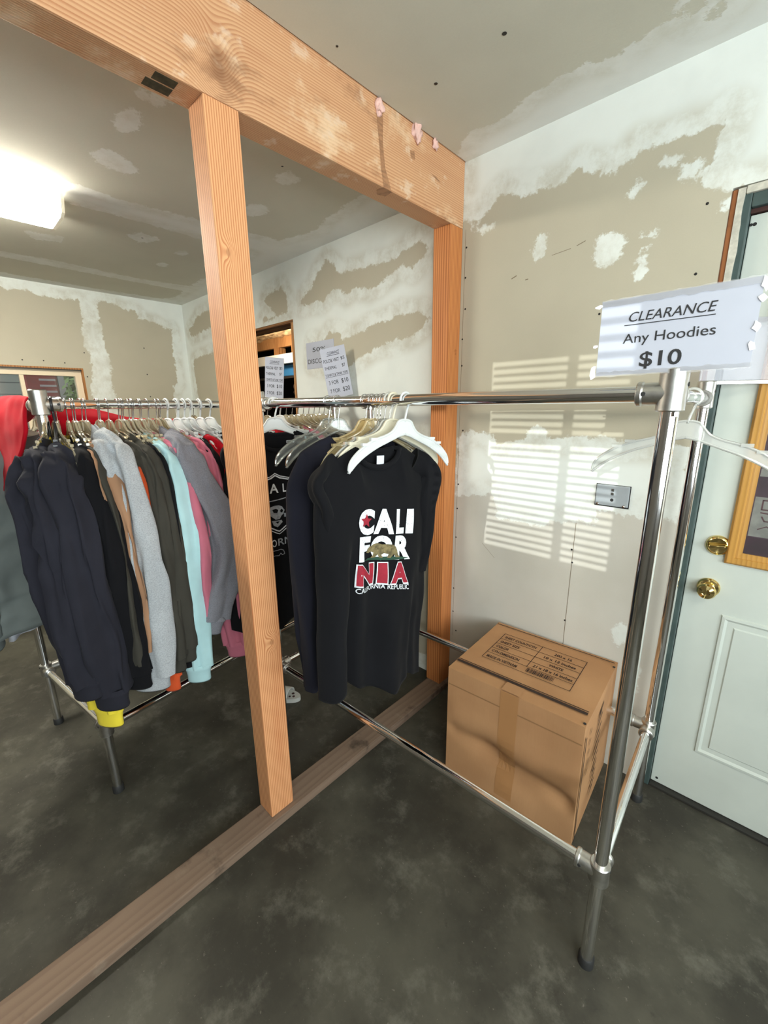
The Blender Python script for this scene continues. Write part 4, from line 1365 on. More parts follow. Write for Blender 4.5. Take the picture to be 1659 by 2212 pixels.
for k, (t_, m_, lb) in enumerate([(0.70, BLK, 'black tee hidden mostly behind the timber post'), (0.80, BLK, 'black tee in the packed rack just past the post'), (0.90, RED, 'red tee top peeking out past the post'),
                                  (0.98, BLK, 'black tee between the red and rose tops past the post'), (1.06, ROSE, 'rose tee top past the post'), (1.14, BLK, 'black tee near the far end of the packed rack'),
                                  (1.22, OLIVE, 'olive tee near the far end of the packed rack'), (1.30, MAUVE, 'mauve tee at the far end of the packed rack')]):
    g = Garment('tee_shirt', lb, 'shirt', lk(0, t_, BZ), LA, m_, seed=30 + k, zb=-0.78, ph=k, th=0.022, amp=0.012)
    g.body(30, 22)
    g.sleeve(1, 0.20, (0.03, 0.04, 0.045, 0.045, 0.045), (0.018, 0.024, 0.024, 0.024, 0.022), seed=k, cuff=False, tw=0.4, out=0.0, fold_=0.005)
    g.sleeve(-1, 0.22, seed=k + 4, cuff=False)
    hanger('white' if k in (0, 1, 3) else 'beige', lk(0, t_, BZ), LA, ('white hanger' if k in (0, 1, 3) else 'clear hanger') + ' carrying the ' + lb.split(' tee')[0] + ' tee ' + lb.split('tee ')[1], HG)
# spare hooks crowding the rail
for k, t_ in enumerate((0.03, 0.11, 0.165, 0.235, 0.262, 0.276, 0.30, 0.33, 0.362, 0.375, 0.45, 0.50, 0.545, 0.59, 1.02, 1.10, 1.18, 1.26, 1.34)):
    kd = 'white' if k in (10, 11, 12, 13) else 'beige'
    hanger(kd, lk(0, t_, BZ), LA + (0.12 if k % 2 else -0.1), 'empty white hanger wedged between hoodies near the timber post' if kd == 'white' else 'empty yellowed clear hanger wedged into the packed rack', 'spare white hangers on the far rack' if kd == 'white' else 'spare clear hangers on the far rack')
# rear rail
for k, (t_, m_, lb) in enumerate([(0.16, BLK, 'black tee on the rear rail at the near end'), (0.34, OLIVE, 'olive tee on the rear rail'), (0.52, BLK, 'black tee on the rear rail, the middle one'), (0.70, NAVYT, 'navy tee on the rear rail'), (0.9, BLK, 'black tee on the rear rail at the far end')]):
    g = Garment('tee_shirt', lb, 'shirt', lk(-0.657, t_, BZ), LA, m_, seed=50 + k, zb=-0.8, ph=k * 2, th=0.03, amp=0.014)
    g.body(30, 22)
    g.sleeve(1, 0.24, seed=k, cuff=False, tw=0.4)
    g.sleeve(-1, 0.24, seed=k + 4, cuff=False)
    hanger('beige', lk(-0.657, t_, BZ), LA, 'clear hanger carrying the ' + lb)

# --- red, grey-green and white things at the near end of the far rack
def sheet(name, pts_rows, mat, parent, amp=0.006, seed=0, thick=0.006, sub=1):
    nr, nc = len(pts_rows), len(pts_rows[0])
    rows = []
    for r_ in pts_rows: rows.append(spline(r_, 36))
    cols = []
    for j in range(37): cols.append(spline([rows[i][j] for i in range(nr)], 30))
    vs = []
    for i in range(31):
        for j in range(37):
            v = cols[j][i]
            nz = noise.noise(v * 9 + Vector((seed, 0, 0))) * amp + noise.noise(v * 26 + Vector((0, seed, 0))) * amp * 0.4
            vs.append(v + Vector((0.6, -0.8, 0.1)) * nz)
    fs = [(i * 37 + j, i * 37 + j + 1, (i + 1) * 37 + j + 1, (i + 1) * 37 + j) for i in range(30) for j in range(36)]
    o = pymesh(name, vs, fs, mat, parent)
    md = o.modifiers.new('cloth', 'SOLIDIFY')
    md.thickness = thick
    md.offset = 0
    return o

t = thing('red_hoodie', 'bright red hoodie draped over the end of the packed rack and behind its hooks', 'hoodie', lk(-0.2, 0.0, BZ))
def rel(a, t_, z): return Vector(lk(a, t_, z)) - Vector(lk(-0.2, 0, BZ))
sheet('body', [[rel(-0.52, 0.10, 1.46), rel(-0.35, 0.09, 1.50), rel(-0.2, 0.08, 1.50), rel(-0.08, 0.06, 1.47)],
               [rel(-0.52, 0.02, 1.55), rel(-0.36, 0.01, 1.556), rel(-0.2, 0.0, 1.553), rel(-0.10, 0.0, 1.546)],
               [rel(-0.52, -0.03, 1.50), rel(-0.36, -0.055, 1.49), rel(-0.19, -0.035, 1.49), rel(-0.06, -0.03, 1.45)],
               [rel(-0.50, -0.05, 1.36), rel(-0.36, -0.07, 1.37), rel(-0.19, -0.05, 1.37), rel(-0.10, -0.06, 1.34)],
               [rel(-0.48, -0.06, 1.20), rel(-0.36, -0.085, 1.225), rel(-0.22, -0.07, 1.23), rel(-0.13, -0.065, 1.24)]], RED, t, 0.012, 2, 0.010)
sheet('sleeve', [[rel(-0.12, 0.02, 1.505), rel(-0.13, 0.10, 1.512), rel(-0.13, 0.20, 1.505), rel(-0.12, 0.32, 1.472), rel(-0.12, 0.47, 1.462), rel(-0.12, 0.56, 1.463)],
                 [rel(-0.115, 0.02, 1.47), rel(-0.10, 0.10, 1.47), rel(-0.09, 0.20, 1.46), rel(-0.10, 0.32, 1.452), rel(-0.10, 0.47, 1.450), rel(-0.11, 0.56, 1.452)],
                 [rel(-0.13, 0.02, 1.43), rel(-0.12, 0.10, 1.41), rel(-0.12, 0.20, 1.41), rel(-0.12, 0.32, 1.43), rel(-0.12, 0.47, 1.436), rel(-0.12, 0.56, 1.442)]], RED, t, 0.008, 5, 0.012)
g = Garment('sweatshirt', 'grey green crumpled sweatshirt hanging under the draped red hoodie', 'sweatshirt', lk(-0.33, -0.004, BZ), LA - 1.30, GGRN, seed=61, zb=-0.84, th=0.05, amp=0.026, k=5, bw=0.25, crumple=0.03)
g.body(40, 40)
g.sleeve(1, 0.66, (0.06, 0.085, 0.10, 0.095, 0.07), (0.03, 0.05, 0.065, 0.06, 0.045), 0.6, (-0.02, -0.02), seed=4, rough=1.5)
g.sleeve(-1, 0.62, (0.06, 0.08, 0.09, 0.085, 0.06), (0.03, 0.04, 0.05, 0.05, 0.04), 0.6, (0, 0), seed=9)
hanger('ivory', lk(-0.33, -0.004, BZ), LA - 1.30, 'ivory hanger on the end cross rail, under the draped red hoodie')
g = Garment('tee_shirt', 'white tee whose hem shows below the grey green sweatshirt', 'shirt', lk(-0.43, 0.0, BZ), LA - 1.35, WHT, seed=64, zb=-0.90, th=0.02, amp=0.01, bw=0.15, sh=0.15)
g.body(30, 24)
g.sleeve(1, 0.2, seed=2, cuff=False)
g.sleeve(-1, 0.2, seed=3, cuff=False)
hanger('white', lk(-0.43, 0.0, BZ), LA - 1.35, 'white hanger on the end cross rail carrying the white tee')

# ------------------------------------------------------------------ shirts and hangers on the near rack
NB = RA + PI / 2
def on_near(w_): return rk(w_, 0, BZ)

# black tee with the shield print
SH = Garment('tee_shirt', 'black tee with white shield and bear print, hanging beside the timber post', 'shirt', on_near(-1.285), NB - 0.40, BLK, seed=71, sh=0.185, zb=-0.93, th=0.028, amp=0.012, k=6, ph=0.4, chest=0.3, bw=0.24, wave=0.014)
SH.body(60, 50)
SH.collar()
SH.sleeve(1, 0.24, (0.04, 0.045, 0.05, 0.05, 0.05), (0.02, 0.026, 0.026, 0.026, 0.024), 0.5, cuff=False, seed=2)
SH.sleeve(-1, 0.24, (0.035, 0.04, 0.042, 0.045, 0.048), (0.02, 0.026, 0.026, 0.026, 0.024), 0.5, cuff=False, seed=5, out=-0.045, fold_=0.004)
hanger('white', on_near(-1.285), NB - 0.40, 'white hanger carrying the shield tee beside the timber post')
PRW = plain('white_print', srgb(214, 218, 224), 0.7, var=0.12, vscale=70)
PRG = plain('grey_print', srgb(150, 154, 162), 0.7, var=0.25, vscale=90)
def shp(u, v, l): return (u, SH.front(u, v) - 0.0035 - l, v)
ik = Ink(shp, 0.02)
def shield(sc):
    cx, cz = -0.022, -0.368
    half = [(0, 0.100), (0.02, 0.088), (0.055, 0.079), (0.082, 0.086), (0.102, 0.088), (0.102, 0.03), (0.094, -0.03), (0.072, -0.085), (0.042, -0.122), (0.012, -0.140), (0, -0.146)]
    pts = [(x, z) for x, z in half] + [(-x, z) for x, z in half[::-1]]
    return [(cx + x * sc, cz + z * sc) for x, z in pts]
ik.line(shield(1.0), 0.0035)
ik.line(shield(0.92), 0.005)
ik.text('C', -0.099, -0.345, -0.073, -0.312, 0.02)
ik.text('A', -0.048, -0.345, -0.012, -0.306, 0.02)
ik.text('L', 0.006, -0.345, 0.024, -0.310, 0.01)
ik.text('I', 0.034, -0.342, 0.041, -0.308, 0.01)
ik.text('CALI', -0.128, -0.566, -0.072, -0.534, 0.01)
ik.text('FO', -0.068, -0.566, -0.036, -0.534, 0.01)
ik.done('shield_print', PRW, SH.t)
ik = Ink(shp, 0.02)
ik.text('RNIA', -0.030, -0.564, 0.080, -0.532, 0.015)
# bear head with crossed blades (generic animal head)
ik.poly([(-0.060, -0.418), (-0.050, -0.400), (-0.034, -0.396), (-0.016, -0.396), (-0.004, -0.402), (0.006, -0.418), (0.000, -0.432), (-0.010, -0.440), (-0.018, -0.452), (-0.034, -0.452), (-0.048, -0.440), (-0.058, -0.432)])
ik.poly([(0.002, -0.430), (0.038, -0.438), (0.060, -0.444), (0.030, -0.452), (0.002, -0.446)])
ik.poly([(-0.050, -0.456), (-0.010, -0.456), (-0.006, -0.466), (-0.028, -0.484), (-0.044, -0.476)])
ik.line([(-0.055, -0.378), (0.00, -0.372), (0.036, -0.366), (0.048, -0.352), (0.058, -0.348), (0.060, -0.362), (0.050, -0.374), (0.036, -0.368)], 0.004)
ik.line([(0.034, -0.372), (0.032, -0.410), (0.040, -0.424)], 0.003)
ik.line([(-0.075, -0.600), (-0.060, -0.584), (-0.020, -0.582), (-0.008, -0.590), (-0.004, -0.606), (-0.016, -0.607), (-0.022, -0.598), (-0.030, -0.607), (-0.045, -0.605), (-0.06, -0.607), (-0.075, -0.600)], 0.0025)
ik.done('bear_print', PRG, SH.t)
ik = Ink(shp, 0.02)
ik.poly([(-0.044, -0.412), (-0.030, -0.408), (-0.020, -0.414), (-0.026, -0.426), (-0.040, -0.424)], 0.001)
ik.poly([(-0.008, -0.410), (0.000, -0.418), (-0.006, -0.428), (-0.014, -0.420)], 0.001)
ik.poly([(-0.036, -0.462), (-0.020, -0.460), (-0.026, -0.470)], 0.001)
ik.done('bear_shading', BLK, SH.t)

# plain dark shirt behind the big one
G2 = Garment('long_sleeve_shirt', 'plain navy black long sleeve shirt hanging just behind the printed one', 'shirt', on_near(-0.80), NB - 0.10, NAVYT, seed=74, zb=-0.86, th=0.035, amp=0.014, k=6, xo=-0.03, bw=0.20, sh=0.19, ph=1.0)
G2.body(50, 40)
G2.collar()
G2.sleeve(-1, 0.72, (0.055, 0.070, 0.072, 0.066, 0.058), (0.025, 0.036, 0.038, 0.036, 0.030), -0.15, (-0.015, -0.02), cuff=False, seed=3, out=0.03)
G2.sleeve(1, 0.42, (0.055, 0.070, 0.072, 0.066, 0.058), (0.025, 0.036, 0.038, 0.036, 0.030), 0.1, (0, 0), cuff=False, seed=6)
hanger('amber', on_near(-0.80), NB - 0.10, 'amber plastic hanger carrying the plain navy black shirt')

# the big printed shirt
YB = NB - 0.14
BT = Garment('tee_shirt', 'black tee with big white and red state name print, in front on the near rack', 'shirt', on_near(-0.685), YB, BLK, roll=0.05, seed=77, zb=-0.905, zs=-0.195, zn=-0.132, sh=0.215, bw=0.225, xo=0.008, xt=-0.058, th=0.040, amp=0.016, k=5.5, ph=2.2, chest=0.2, wave=0.016, slope=-0.06, dip=0.055,
             grooves=((-0.54, 0.09, 0.040, 0.30), (-0.72, 0.22, -0.030, 0.15), (0.62, 0.10, 0.026, 0.45), (0.15, 0.25, -0.012, 0.5)))
BT.body(80, 70)
BT.collar()
BT.sleeve(1, 0.36, (0.045, 0.050, 0.050, 0.054, 0.058), (0.020, 0.026, 0.028, 0.026, 0.024), -0.9, (-0.005, 0.03), cuff=False, seed=2, out=-0.026, rough=0.4, fold_=0.004)
BT.sleeve(-1, 0.36, (0.040, 0.044, 0.044, 0.046, 0.048), (0.018, 0.022, 0.024, 0.024, 0.022), 0.9, (0.03, 0.06), cuff=False, seed=8, out=-0.040, rough=0.3, fold_=0.002)
# neck tag
bm = bmesh.new()
box(bm, -0.064, -0.037, -0.001, 0.001, -0.200, -0.160)
obj('neck_tag', bm, WHT, BT.t, loc=(0.0, -0.006, 0.0))
Q_TL, Q_TR, Q_BR, Q_BL = (-0.153, -0.295), (0.066, -0.317), (0.064, -0.588), (-0.157, -0.552)
def btp(u, v, l):
    x = (1 - u) * ((1 - v) * Q_BL[0] + v * Q_TL[0]) + u * ((1 - v) * Q_BR[0] + v * Q_TR[0])
    z = (1 - u) * ((1 - v) * Q_BL[1] + v * Q_TL[1]) + u * ((1 - v) * Q_BR[1] + v * Q_TR[1])
    return (x, BT.front(x, z) - 0.0035 - l, z)
DIST, nt, b_ = nodes('distressed_white_print')
f_ = ss(nt, noi(nt, 260, 3, 0.7), 0.60, 0.66)
nt.links.new(mix(nt, f_, srgb(226, 230, 236), srgb(90, 92, 98)), b_.inputs['Base Color'])
b_.inputs['Roughness'].default_value = 0.75
PRR = plain('crimson_print', srgb(150, 22, 44), 0.75, var=0.12, vscale=60)
TH = 0.03
ik = Ink(btp, 0.06)
for ch, a, b2 in (('C', 0.0, 0.275), ('A', 0.275, 0.605), ('L', 0.64, 0.80), ('I', 0.835, 0.97)):
    ik.text(ch, a, 0.695, b2, 0.985, 0.055)
for ch, a, b2 in (('F', 0.02, 0.235), ('O', 0.255, 0.60), ('R', 0.64, 0.93)):
    ik.text(ch, a, 0.385, b2, 0.672, 0.055)
ik.done('print_lettering', DIST, BT.t)
ik = Ink(btp, 0.06)
for ch, a, b2 in (('N', -0.01, 0.335), ('I', 0.375, 0.545), ('A', 0.565, 0.915)):
    ik.text(ch, a, 0.085, b2, 0.355, 0.075, lift=0.0004)
ik.done('print_outline', PRW, BT.t)
ik = Ink(btp, 0.06)
for ch, a, b2 in (('N', 0.005, 0.32), ('I', 0.39, 0.53), ('A', 0.585, 0.895)):
    ik.text(ch, a, 0.097, b2, 0.343, 0.055, lift=0.0010)
star = []
for k in range(10):
    rr = 0.085 if k % 2 == 0 else 0.038
    a = PI / 2 + k * PI / 5
    star.append((0.125 + rr * math.cos(a) * 1.1, 0.835 + rr * math.sin(a)))
ik.done('print_red', PRR, BT.t)
ik = Ink(btp, 0.06)
ik.poly(star, 0.0014)
ik.done('print_star', PRR, BT.t)
ik = Ink(btp, 0.06)
ik.text('CALIFORNIA REPUBLIC', 0.0, 0.0, 0.915, 0.062, 0.01, warp=lambda x, y: (x, y + 0.022 * math.sin(x * 3.2) - 0.010))
ik.done('print_lettering', PRW, BT.t)
ik = Ink(btp, 0.06)
ik.poly([(0.10, 0.375), (0.20, 0.395), (0.35, 0.40), (0.55, 0.405), (0.75, 0.40), (0.90, 0.385), (0.80, 0.372), (0.55, 0.362), (0.3, 0.365)], 0.0012)
ik.done('print_grass', plain('green_print', srgb(30, 66, 50), 0.8), BT.t)
ik = Ink(btp, 0.06)
bear = [(0.155, 0.465), (0.185, 0.505), (0.225, 0.530), (0.255, 0.535), (0.30, 0.555), (0.37, 0.565), (0.44, 0.550), (0.52, 0.555), (0.60, 0.550), (0.655, 0.525), (0.685, 0.48), (0.70, 0.43), (0.735, 0.395), (0.665, 0.395), (0.63, 0.43), (0.58, 0.39), (0.52, 0.39), (0.545, 0.435), (0.47, 0.445), (0.43, 0.425), (0.455, 0.392), (0.40, 0.392), (0.375, 0.43), (0.335, 0.395), (0.25, 0.392), (0.30, 0.42), (0.31, 0.455), (0.255, 0.47), (0.20, 0.455)]
ik.poly(bear, 0.0018)
ik.done('print_bear', plain('olive_print', srgb(112, 100, 68), 0.8, var=0.45, vscale=90), BT.t)
hanger('ivory', on_near(-0.685), YB, 'ivory hanger holding the big printed tee', roll=0.05)
hanger('white', on_near(-0.640), YB + 0.03, 'empty white hanger hooked in front of the printed tee', roll=0.045)
hanger('frost', on_near(-0.700), YB - 0.02, 'frosted hanger tucked right behind the ivory one of the printed tee', roll=0.05)
hanger('clear', on_near(-0.972), NB - 0.16, 'empty clear hanger with steel hook, left one of two beside the shield tee')
hanger('clear', on_near(-0.925), NB - 0.10, 'empty clear hanger with steel hook, right one of two beside the shield tee')
hanger('amber', on_near(-0.768), NB - 0.08, 'empty amber hanger beside the wire hangers on the near rack')
hanger('clear', on_near(-0.722), YB + 0.08, 'clear hanger whose arm tip shows under a shoulder of the printed tee')
for k, w_ in enumerate((-0.750, -0.737)):
    wire_hanger(on_near(w_), NB - 0.05 + 0.1 * k, ['left', 'right'][k] + ' thin grey wire hanger of two behind the ivory hanger', 'wire hangers on the near rack')
# empty hanger on the end cross rail by the door
hanger('frost', rk(0, 0.335, BZ - 0.004), RA + 0.02, 'empty frosted white hanger on the end cross rail in front of the door', scale=1.02)

# ------------------------------------------------------------------ signs
SW, SHH = 0.244, 0.138
SW *= 0.975
sg = thing('clearance_sign', 'taped white sign reading clearance any hoodies ten dollars on the rack corner', 'sign', (0.968, -0.7765, 1.6325), (0, -0.012, RA))
obj('paper', B(-SW / 2, SW / 2, -0.0006, 0.0006, -SHH / 2, SHH / 2), PAPER, sg)
TAPE = clear('clear_tape', (0.97, 0.97, 0.98, 1), 0.5, 0.25)
bm = bmesh.new()
rnd = random.Random(5)
def jag(u0, u1, v0, v1, seed):
    n = 30
    V = []
    for i in range(n + 1):
        u = u0 + (u1 - u0) * i / n
        V.append((bm.verts.new((u, -0.0016, v0 + 0.004 * noise.noise(Vector((u * 60, seed, 0))))), bm.verts.new((u, -0.0016, v1 + 0.003 * noise.noise(Vector((u * 90, seed + 4, 0)))))))
    for a, b_ in zip(V[:-1], V[1:]): bm.faces.new((a[0], b_[0], b_[1], a[1]))
jag(-0.120, 0.128, 0.058, 0.0705, 1)
jag(-0.126, 0.120, -0.0715, -0.062, 2)
obj('tape', bm, TAPE, sg)
TAPEW = plain('crinkled_tape', srgb(240, 242, 246), 0.3)
bm = bmesh.new()
for (u, v, a, b_) in ((-0.124, 0.060, 0.007, 0.004), (-0.1245, -0.012, 0.006, 0.003), (-0.1255, -0.062, 0.007, 0.016), (0.1215, 0.058, 0.008, 0.012), (0.120, 0.036, 0.006, 0.006), (0.119, -0.006, 0.006, 0.009), (0.117, -0.036, 0.006, 0.008)):
    V = [bm.verts.new((u + a * math.cos(q) * rnd.uniform(0.6, 1.2), -0.0022, v + b_ * math.sin(q) * rnd.uniform(0.6, 1.2))) for q in [2 * PI * i / 9 for i in range(9)]]
    bm.faces.new(V)
obj('tape_scrap', bm, TAPEW, sg)
ik = Ink(lambda u, v, l: (u, -0.0008 - l, v))
ik.text('CLEARANCE', -0.071, 0.026, 0.060, 0.0435, 0.0, shear=0.22)
ik.line([(-0.076, 0.0205), (0.062, 0.0205)], 0.0014)
ik.text('Any Hoodies', -0.076, -0.012, 0.066, 0.006)
ik.text('$10', -0.044, -0.056, 0.022, -0.0285, 0.014)
ik.done('lettering', INK, sg)
bm = bmesh.new()
cyl(bm, (0.022, 0.012, -0.150), (0.022, 0.012, -0.030), 0.0075, 14)
box(bm, -0.02, 0.05, 0.0012, 0.012, -0.066, -0.058)
obj('sign_stem', bm, STEEL, sg)
# frosted holder behind it
hd = thing('sign_holder', 'empty clear plastic sign holder standing behind the clearance sign by the door', 'sign holder', rk(-0.01, 0.657, 1.572), (0, 0, 0.62))
obj('clear_sheet', B(-0.012, 0.235, -0.003, 0.003, 0.0, 0.175, bev=0.001), clear('smoky_sheet', (0.84, 0.83, 0.87, 1), 0.06, 0.12, 0.06), hd)
obj('base_channel', B(-0.014, 0.238, -0.006, 0.006, -0.012, 0.0, bev=0.002), CHROME, hd)
bm = bmesh.new()
cyl(bm, (0, 0, -0.05), (0, 0, -0.012), 0.0075, 14)
obj('stem', bm, STEEL, hd)

def price_sign(label, loc, yaw, roll, wd, hh):
    t = thing('price_sign', label, 'sign', loc, (0, roll, yaw))
    obj('paper', B(-wd / 2, wd / 2, -0.0008, 0.0008, 0, hh), PAPER, t)
    ik = Ink(lambda u, v, l: (u * wd, -0.001 - l, v * hh))
    ik.text('CLEARANCE', -0.24, 0.865, 0.24, 0.925, 0.0, shear=0.4)
    ik.line([(-0.26, 0.845), (0.25, 0.845)], 0.008)
    ik.text('POLO& VEST', -0.44, 0.715, 0.20, 0.785)
    ik.text('$5', 0.27, 0.725, 0.42, 0.79)
    ik.text('THERMAL', -0.44, 0.575, 0.06, 0.640)
    ik.text('$7', 0.27, 0.585, 0.40, 0.65)
    ik.text('T-SHIRTS & TANK TOPS', -0.46, 0.440, 0.46, 0.495)
    ik.line([(-0.46, 0.425), (0.46, 0.425)], 0.006)
    ik.text('3 FOR', -0.38, 0.275, 0.02, 0.355)
    ik.text('$10', 0.14, 0.275, 0.42, 0.365)
    ik.text('7 FOR', -0.38, 0.105, 0.02, 0.185)
    ik.text('$20', 0.14, 0.105, 0.42, 0.195)
    ik.done('lettering', INK, t)
    bm = bmesh.new()
    cyl(bm, (0, 0.008, -0.045), (0, 0.008, 0.03), 0.006, 12)
    box(bm, -0.03, 0.03, 0.0008, 0.008, 0.004, 0.012)
    obj('sign_stem', bm, STEEL, t)
    return t
def off(P, yaw, u): return (P[0] + math.cos(yaw) * u, P[1] + math.sin(yaw) * u, P[2])
price_sign('clearance price list on the right, in front of the discount sheet', off(lk(0, 1.41, 1.566), 0.52, 0.030), 0.52, -0.17, 0.150, 0.276)
price_sign('clearance price list on the left, seen in front of the storeroom doorway', off(lk(-0.657, 1.41, 1.566), 0.70, 0.075), 0.70, 0.09, 0.126, 0.262)
ws = thing('discount_sheet', 'white discount sheet taped to the far wall behind the price list', 'sign', (-1.02, -0.0012, 1.822))
obj('paper', B(-0.135, 0.135, -0.001, 0.001, -0.077, 0.080), PAPER, ws)
ik = Ink(lambda u, v, l: (u, -0.0012 - l, v))
ik.text('50%', -0.070, 0.022, 0.06, 0.048)
ik.done('lettering', INK, ws)
ik = Ink(lambda u, v, l: (u, -0.0012 - l, v))
ik.text('DISCOUNT', -0.122, -0.046, 0.125, -0.018)
ik.done('lettering', INK, ws)

# ------------------------------------------------------------------ cardboard carton
CW, CD, CH = 0.513, 0.456, 0.496
CARD, nt, b_ = nodes('corrugated_card')
tc_ = N(nt, 'ShaderNodeTexCoord').outputs['Object']
c_ = mix(nt, ss(nt, noi(nt, 4, 5), 0.3, 0.7), srgb(180, 134, 94), srgb(192, 146, 104))
c_ = mix(nt, mth(nt, 'MULTIPLY', noi(nt, 1.0, 3, 0.5, tc_, (240, 240, 12)), 0.16), c_, srgb(130, 92, 58))
nt.links.new(c_, b_.inputs['Base Color'])
b_.inputs['Roughness'].default_value = 0.75
b_.inputs['Specular IOR Level'].default_value = 0.25
bump(nt, b_, noi(nt, 1.0, 2, 0.5, tc_, (6, 6, 120)), 0.10, 0.001)
bx = thing('cardboard_box', 'big brown cardboard carton on the floor inside the chrome rack against the wall', 'box', (0.3215, -0.4893, 0.0), (0, 0, 0.0562))
bm = bmesh.new()
box(bm, 0, CW, 0, CD, 0, CH)
bmesh.ops.subdivide_edges(bm, edges=bm.edges[:], cuts=34, use_grid_fill=True)
def dent(x, z):
    s = 0.0
    # soft crease up to the left; real dents, deepened to stand for rail shadow
    u = (x - 0.0) / CW
    zc = 0.215 - 0.050 * u
    s += 0.019 * math.exp(-((z - zc) / 0.032) ** 2) * (0.6 + 0.6 * math.exp(-((u - 0.42) / 0.10) ** 2) + 0.7 * math.exp(-((u - 0.86) / 0.16) ** 2))
    s += 0.018 * math.exp(-(((u - 0.33) / 0.13) ** 2 + ((z - 0.20) / 0.06) ** 2))
    s += 0.016 * math.exp(-(((u - 0.62) / 0.16) ** 2 + ((z - 0.14) / 0.05) ** 2))
    s -= 0.004 * math.exp(-((z - zc - 0.09) / 0.06) ** 2)
    return s
for v in bm.verts:
    x, y, z = v.co
    if y < 1e-5 and 0.001 < x < CW - 0.001 and 0.001 < z < CH - 0.001:
        k = min(1, min(x, CW - x) / 0.03, z / 0.03, (CH - z) / 0.05)
        v.co.y = dent(x, z) * k
    elif z > CH - 1e-5:
        v.co.z += 0.003 * noise.noise(Vector((x * 5, y * 5, 1))) - 0.004 * math.exp(-((y - CD * 0.5) / 0.02) ** 2) * 0
    elif x > CW - 1e-5 and 0.001 < y < CD - 0.001 and 0.001 < z < CH - 0.001:
        v.co.x += 0.004 * noise.noise(Vector((y * 6, z * 6, 3)))
obj('carton_body', bm, CARD, bx, auto=0.6)
TAPEB = plain('brown_tape', srgb(176, 128, 84), 0.28)
def cface(u, v, l): return (u, dent(u, v) * min(1, min(u, CW - u) / 0.03, v / 0.03, (CH - v) / 0.05) - 0.0006 - l, v) if 0.001 < u < CW - 0.001 else (u, -0.0006 - l, v)
ik = Ink(cface, 0.03)
ik.rect(0.222, 0.03, 0.290, CH - 0.001, 0.0003)
ik.done('tape_strip', TAPEB, bx)
ik = Ink(lambda u, v, l: (u, v, CH + 0.0032 + l), 0.05)
ik.rect(0.222, 0.001, 0.290, 0.055, 0.0003)
ik.done('tape_strip', TAPEB, bx)
ik = Ink(cface, 0.03)
ik.rect(0.004, CH - 0.075, CW - 0.004, CH - 0.070, 0.0003)
ik.done('flap_edge', plain('card_dark_edge', srgb(150, 110, 72), 0.8), bx)  # darker card strip along the flap edge
PRT = plain('dark_brown_print', srgb(52, 34, 24), 0.75)
ik = Ink(lambda u, v, l: (u, v, CH + 0.0034 + l), 0.06)
ik.rect(0.004, 0.056, CW - 0.010, 0.070)
ik.rect(0.004, 0.0745, CW - 0.010, 0.0785)
ik.rect(0.004, 0.434, CW - 0.008, 0.4385)
GX0, GX1, GM = 0.071, 0.419, 0.241
ROWS = (0.372, 0.324, 0.279, 0.236, 0.193, 0.146)
for y in ROWS: ik.line([(GX0, y), (GX1, y)], 0.0024)
for x in (GX0, GX1): ik.line([(x, ROWS[0]), (x, ROWS[-1])], 0.0026)
ik.line([(GM, ROWS[0]), (GM, ROWS[4])], 0.0026)
for k, (a, b2, wa, wb) in enumerate((('SHEET COUNT/CTN', '200 x 16', 0.140, 0.070), ('SHEET SIZE', '10 x 12 inches', 0.085, 0.125), ('COLOR', 'WHITE', 0.055, 0.055), ('CTN DIMENSION', '21 x 18 x 16 inches', 0.118, 0.150), ('MADE IN VIETNAM', '', 0.128, 0))):
    y = ROWS[k + 1] + 0.013
    ik.text(a, GX0 + 0.012, y, GX0 + 0.012 + wa, y + 0.018, 0.025)
    if b2:
        m_ = (GM + GX1) / 2 + 0.004
        ik.text(b2, m_ - wb / 2, y, m_ + wb / 2, y + 0.018, 0.025)
rnd = random.Random(8)
x = 0.248
while x < 0.352:
    wv = rnd.choice((0.0012, 0.002, 0.003, 0.004))
    ik.rect(x, 0.160, x + wv, 0.187)
    x += wv + rnd.choice((0.0012, 0.0018, 0.0028))
ik.done('printed_table', PRT, bx)
# lettering and bands down the right side
ik = Ink(lambda u, v, l: (CW + 0.004 + l, u, v), 0.06)
ik.rect(0.012, 0.01, 0.022, CH - 0.05)
for k in range(9):
    z = CH - 0.075 - k * 0.042
    ik.poly([(0.150, z), (0.172, z + 0.004), (0.238, z + 0.034), (0.238, z + 0.022), (0.196, z + 0.004)])
    if k % 2 == 0: ik.poly([(0.165, z - 0.014), (0.180, z - 0.012), (0.225, z + 0.010), (0.210, z + 0.010)])
    if k < 5: ik.poly([(0.062, z), (0.074, z + 0.004), (0.092, z + 0.018), (0.078, z + 0.016)])
ik.done('side_print', PRT, bx)
bm = bmesh.new()
for (x, y, z) in ((CW - 0.006, 0.012, CH + 0.003), (CW - 0.004, CD - 0.05, CH + 0.003)):
    cyl(bm, (x, y, z), (x, y, z + 0.0012), 0.005, 10)
obj('corner_tear', bm, BLACKHOLE, bx)

